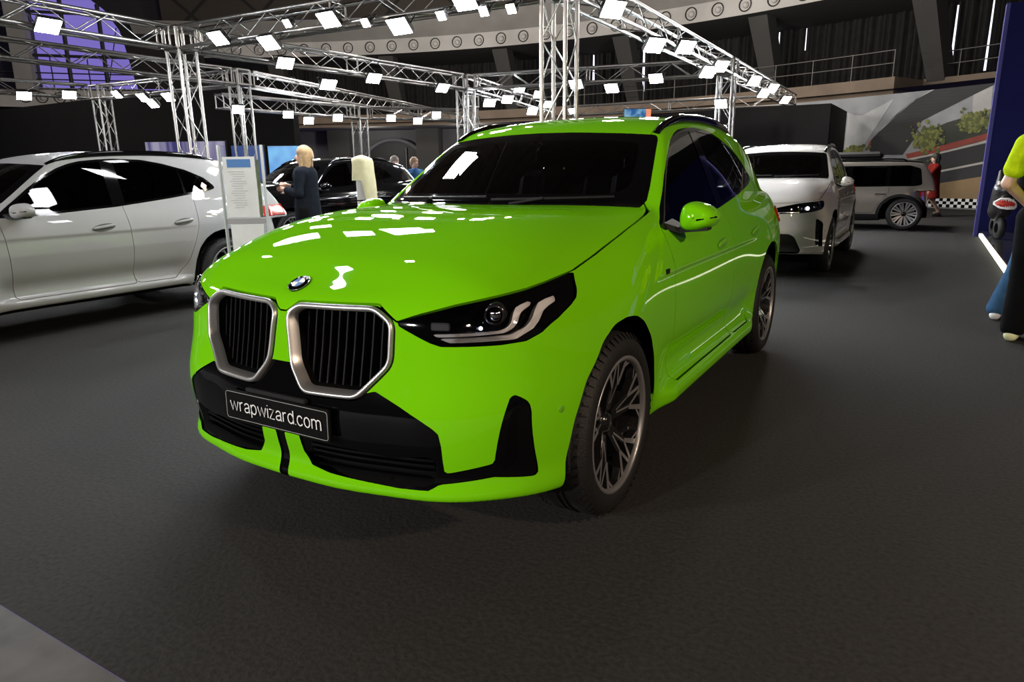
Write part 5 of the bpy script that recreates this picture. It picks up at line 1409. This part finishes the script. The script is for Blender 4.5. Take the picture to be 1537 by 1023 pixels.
# screens and banners on the black wall at left
def panel(name, lab, cat, a, b_, z0, z1, m, th=.06):
    a = Vector((*a, 0)); c = Vector((*b_, 0)); d = c-a; t = thing(name, lab, cat, (a+c)/2, math.atan2(d.y, d.x)); L = d.length
    f = MB(); f.box((0, th/2+.004, (z0+z1)/2), (L+.04, th, z1-z0+.04), bev=.01); f.build('frame', M('matte_black'), t)
    s_ = MB(); s_.box((0, 0, (z0+z1)/2), (L, .006, z1-z0)); s_.build('screen', m, t)
    l = MB()
    for q in (-.4, .4): l.strut((L*q, th/2, 0), (L*q, th/2, z0), .025, 8)
    l.build('legs_frame', M('matte_black'), t)
    return t, L
def screen_mat(name, c0, c1, scale, es, wave=False):
    m = bpy.data.materials.new(name); m.use_nodes = True; nt = m.node_tree; b = nt.nodes['Principled BSDF']; tc = nt.nodes.new('ShaderNodeTexCoord')
    n = nt.nodes.new('ShaderNodeTexNoise'); n.inputs['Scale'].default_value = scale
    mp = nt.nodes.new('ShaderNodeMapping'); nt.links.new(tc.outputs['Object'], mp.inputs[0]); nt.links.new(mp.outputs[0], n.inputs[0])
    if wave: mp.inputs['Scale'].default_value = (1, 1, .05)
    r = nt.nodes.new('ShaderNodeValToRGB'); r.color_ramp.elements[0].color = (*c0, 1); r.color_ramp.elements[1].color = (*c1, 1); r.color_ramp.elements[0].position = .4; r.color_ramp.elements[1].position = .62
    nt.links.new(n.outputs[0], r.inputs[0]); nt.links.new(r.outputs[0], b.inputs['Emission Color']); b.inputs['Emission Strength'].default_value = es; b.inputs['Base Color'].default_value = (.01, .01, .01, 1); b.inputs['Roughness'].default_value = .3
    return m
panel('led_screen', 'purple striped wide screen behind the rear of the grey car', 'screen', (-15.8, 8.75), (-14.0, 9.8), 1.2, 2.22, screen_mat('purple_screen', (.06, .05, .26), (.55, .52, .72), 3.5, .55, True))
panel('led_screen', 'deep blue screen seen through the acrylic information stand', 'screen', (-13.9, 9.9), (-13.2, 10.35), 1.2, 2.10, screen_mat('blue_screen', (.02, .06, .30), (.04, .13, .45), 1.5, .6))
panel('led_screen', 'bright sky blue screen left of the blonde woman', 'screen', (-13.1, 10.4), (-12.45, 10.85), 1.1, 2.08, screen_mat('cyan_screen', (.03, .22, .75), (.12, .55, .95), 1.2, .8))
t, L = panel('hanging_banner', 'small blue and orange screen just above the green car roof', 'screen', (-5.96, 17.3), (-5.33, 17.7), 2.76, 3.07, screen_mat('blue_banner', (.02, .14, .42), (.25, .55, .80), 4, .7))
b = MB(); b.box((L/2-.04, -.006, 2.915), (.14, .006, .31)); b.build('orange_patch', mat('orange_patch', (.6, .2, .1), .5, emit=(.8, .25, .12), es=.5), t)
# shark mouthed display figure on the platform
t = thing('display_scooter', 'black scooter display with painted shark mouth standing on the platform', 'scooter', (2.98, 12.3, .11), .25); t.scale = (.86, .86, .86)
f1 = capsules([((0, 0, .55), (0, -.08, .95), .20, .19), ((0, -.05, .80), (.02, -.26, .72), .16, .10), ((0, .02, .95), (-.04, .06, 1.30), .15, .05), ((.05, .1, .6), (.25, .45, .62), .16, .16)], .06)
blob('fairing', f1, (-.4, -.5, .25), (.6, .75, 1.45), .02, mat('satin_black', (.012, .012, .013), .4, 0, .4), t)
b = MB(); b.ball((-.01, -.29, .70), (.17, .10, .085), 20, 10); b.build('mouth', mat('shark_red', (.50, .03, .02), .5), t)
b = MB()
b.tube([(-.19, -.22, .72), (-.12, -.34, .80), (.0, -.39, .80), (.12, -.35, .74), (.19, -.24, .66)], .020, 6); b.tube([(-.19, -.22, .70), (-.12, -.36, .63), (.0, -.40, .61), (.12, -.35, .61), (.19, -.24, .64)], .022, 6)
for i in range(9):
    x = -.14+.035*i; b.add([(x-.014, -.385+abs(x)*.5, .785), (x+.014, -.385+abs(x)*.5, .785), (x, -.39+abs(x)*.5, .735)], [(0, 1, 2)]); b.add([(x-.014, -.39+abs(x)*.5, .625), (x+.014, -.39+abs(x)*.5, .625), (x, -.395+abs(x)*.5, .67)], [(0, 2, 1)])
b.build('teeth', M('white_paint'), t)
for c_ in ((0, -.14, .215), (.2, .7, .215)):
    b = MB(); b.lathe([(.10, -.06), (.20, -.05), (.215, 0), (.20, .05), (.10, .06), (.10, -.06)], 28, 'x', c_); b.build('wheel', M('rubber'), t)
b = MB(); b.strut((0, -.14, .215), (0, -.06, .6), .03, 8); b.strut((.2, .7, .215), (.18, .4, .55), .03, 8); b.build('fork', M('chrome'), t)
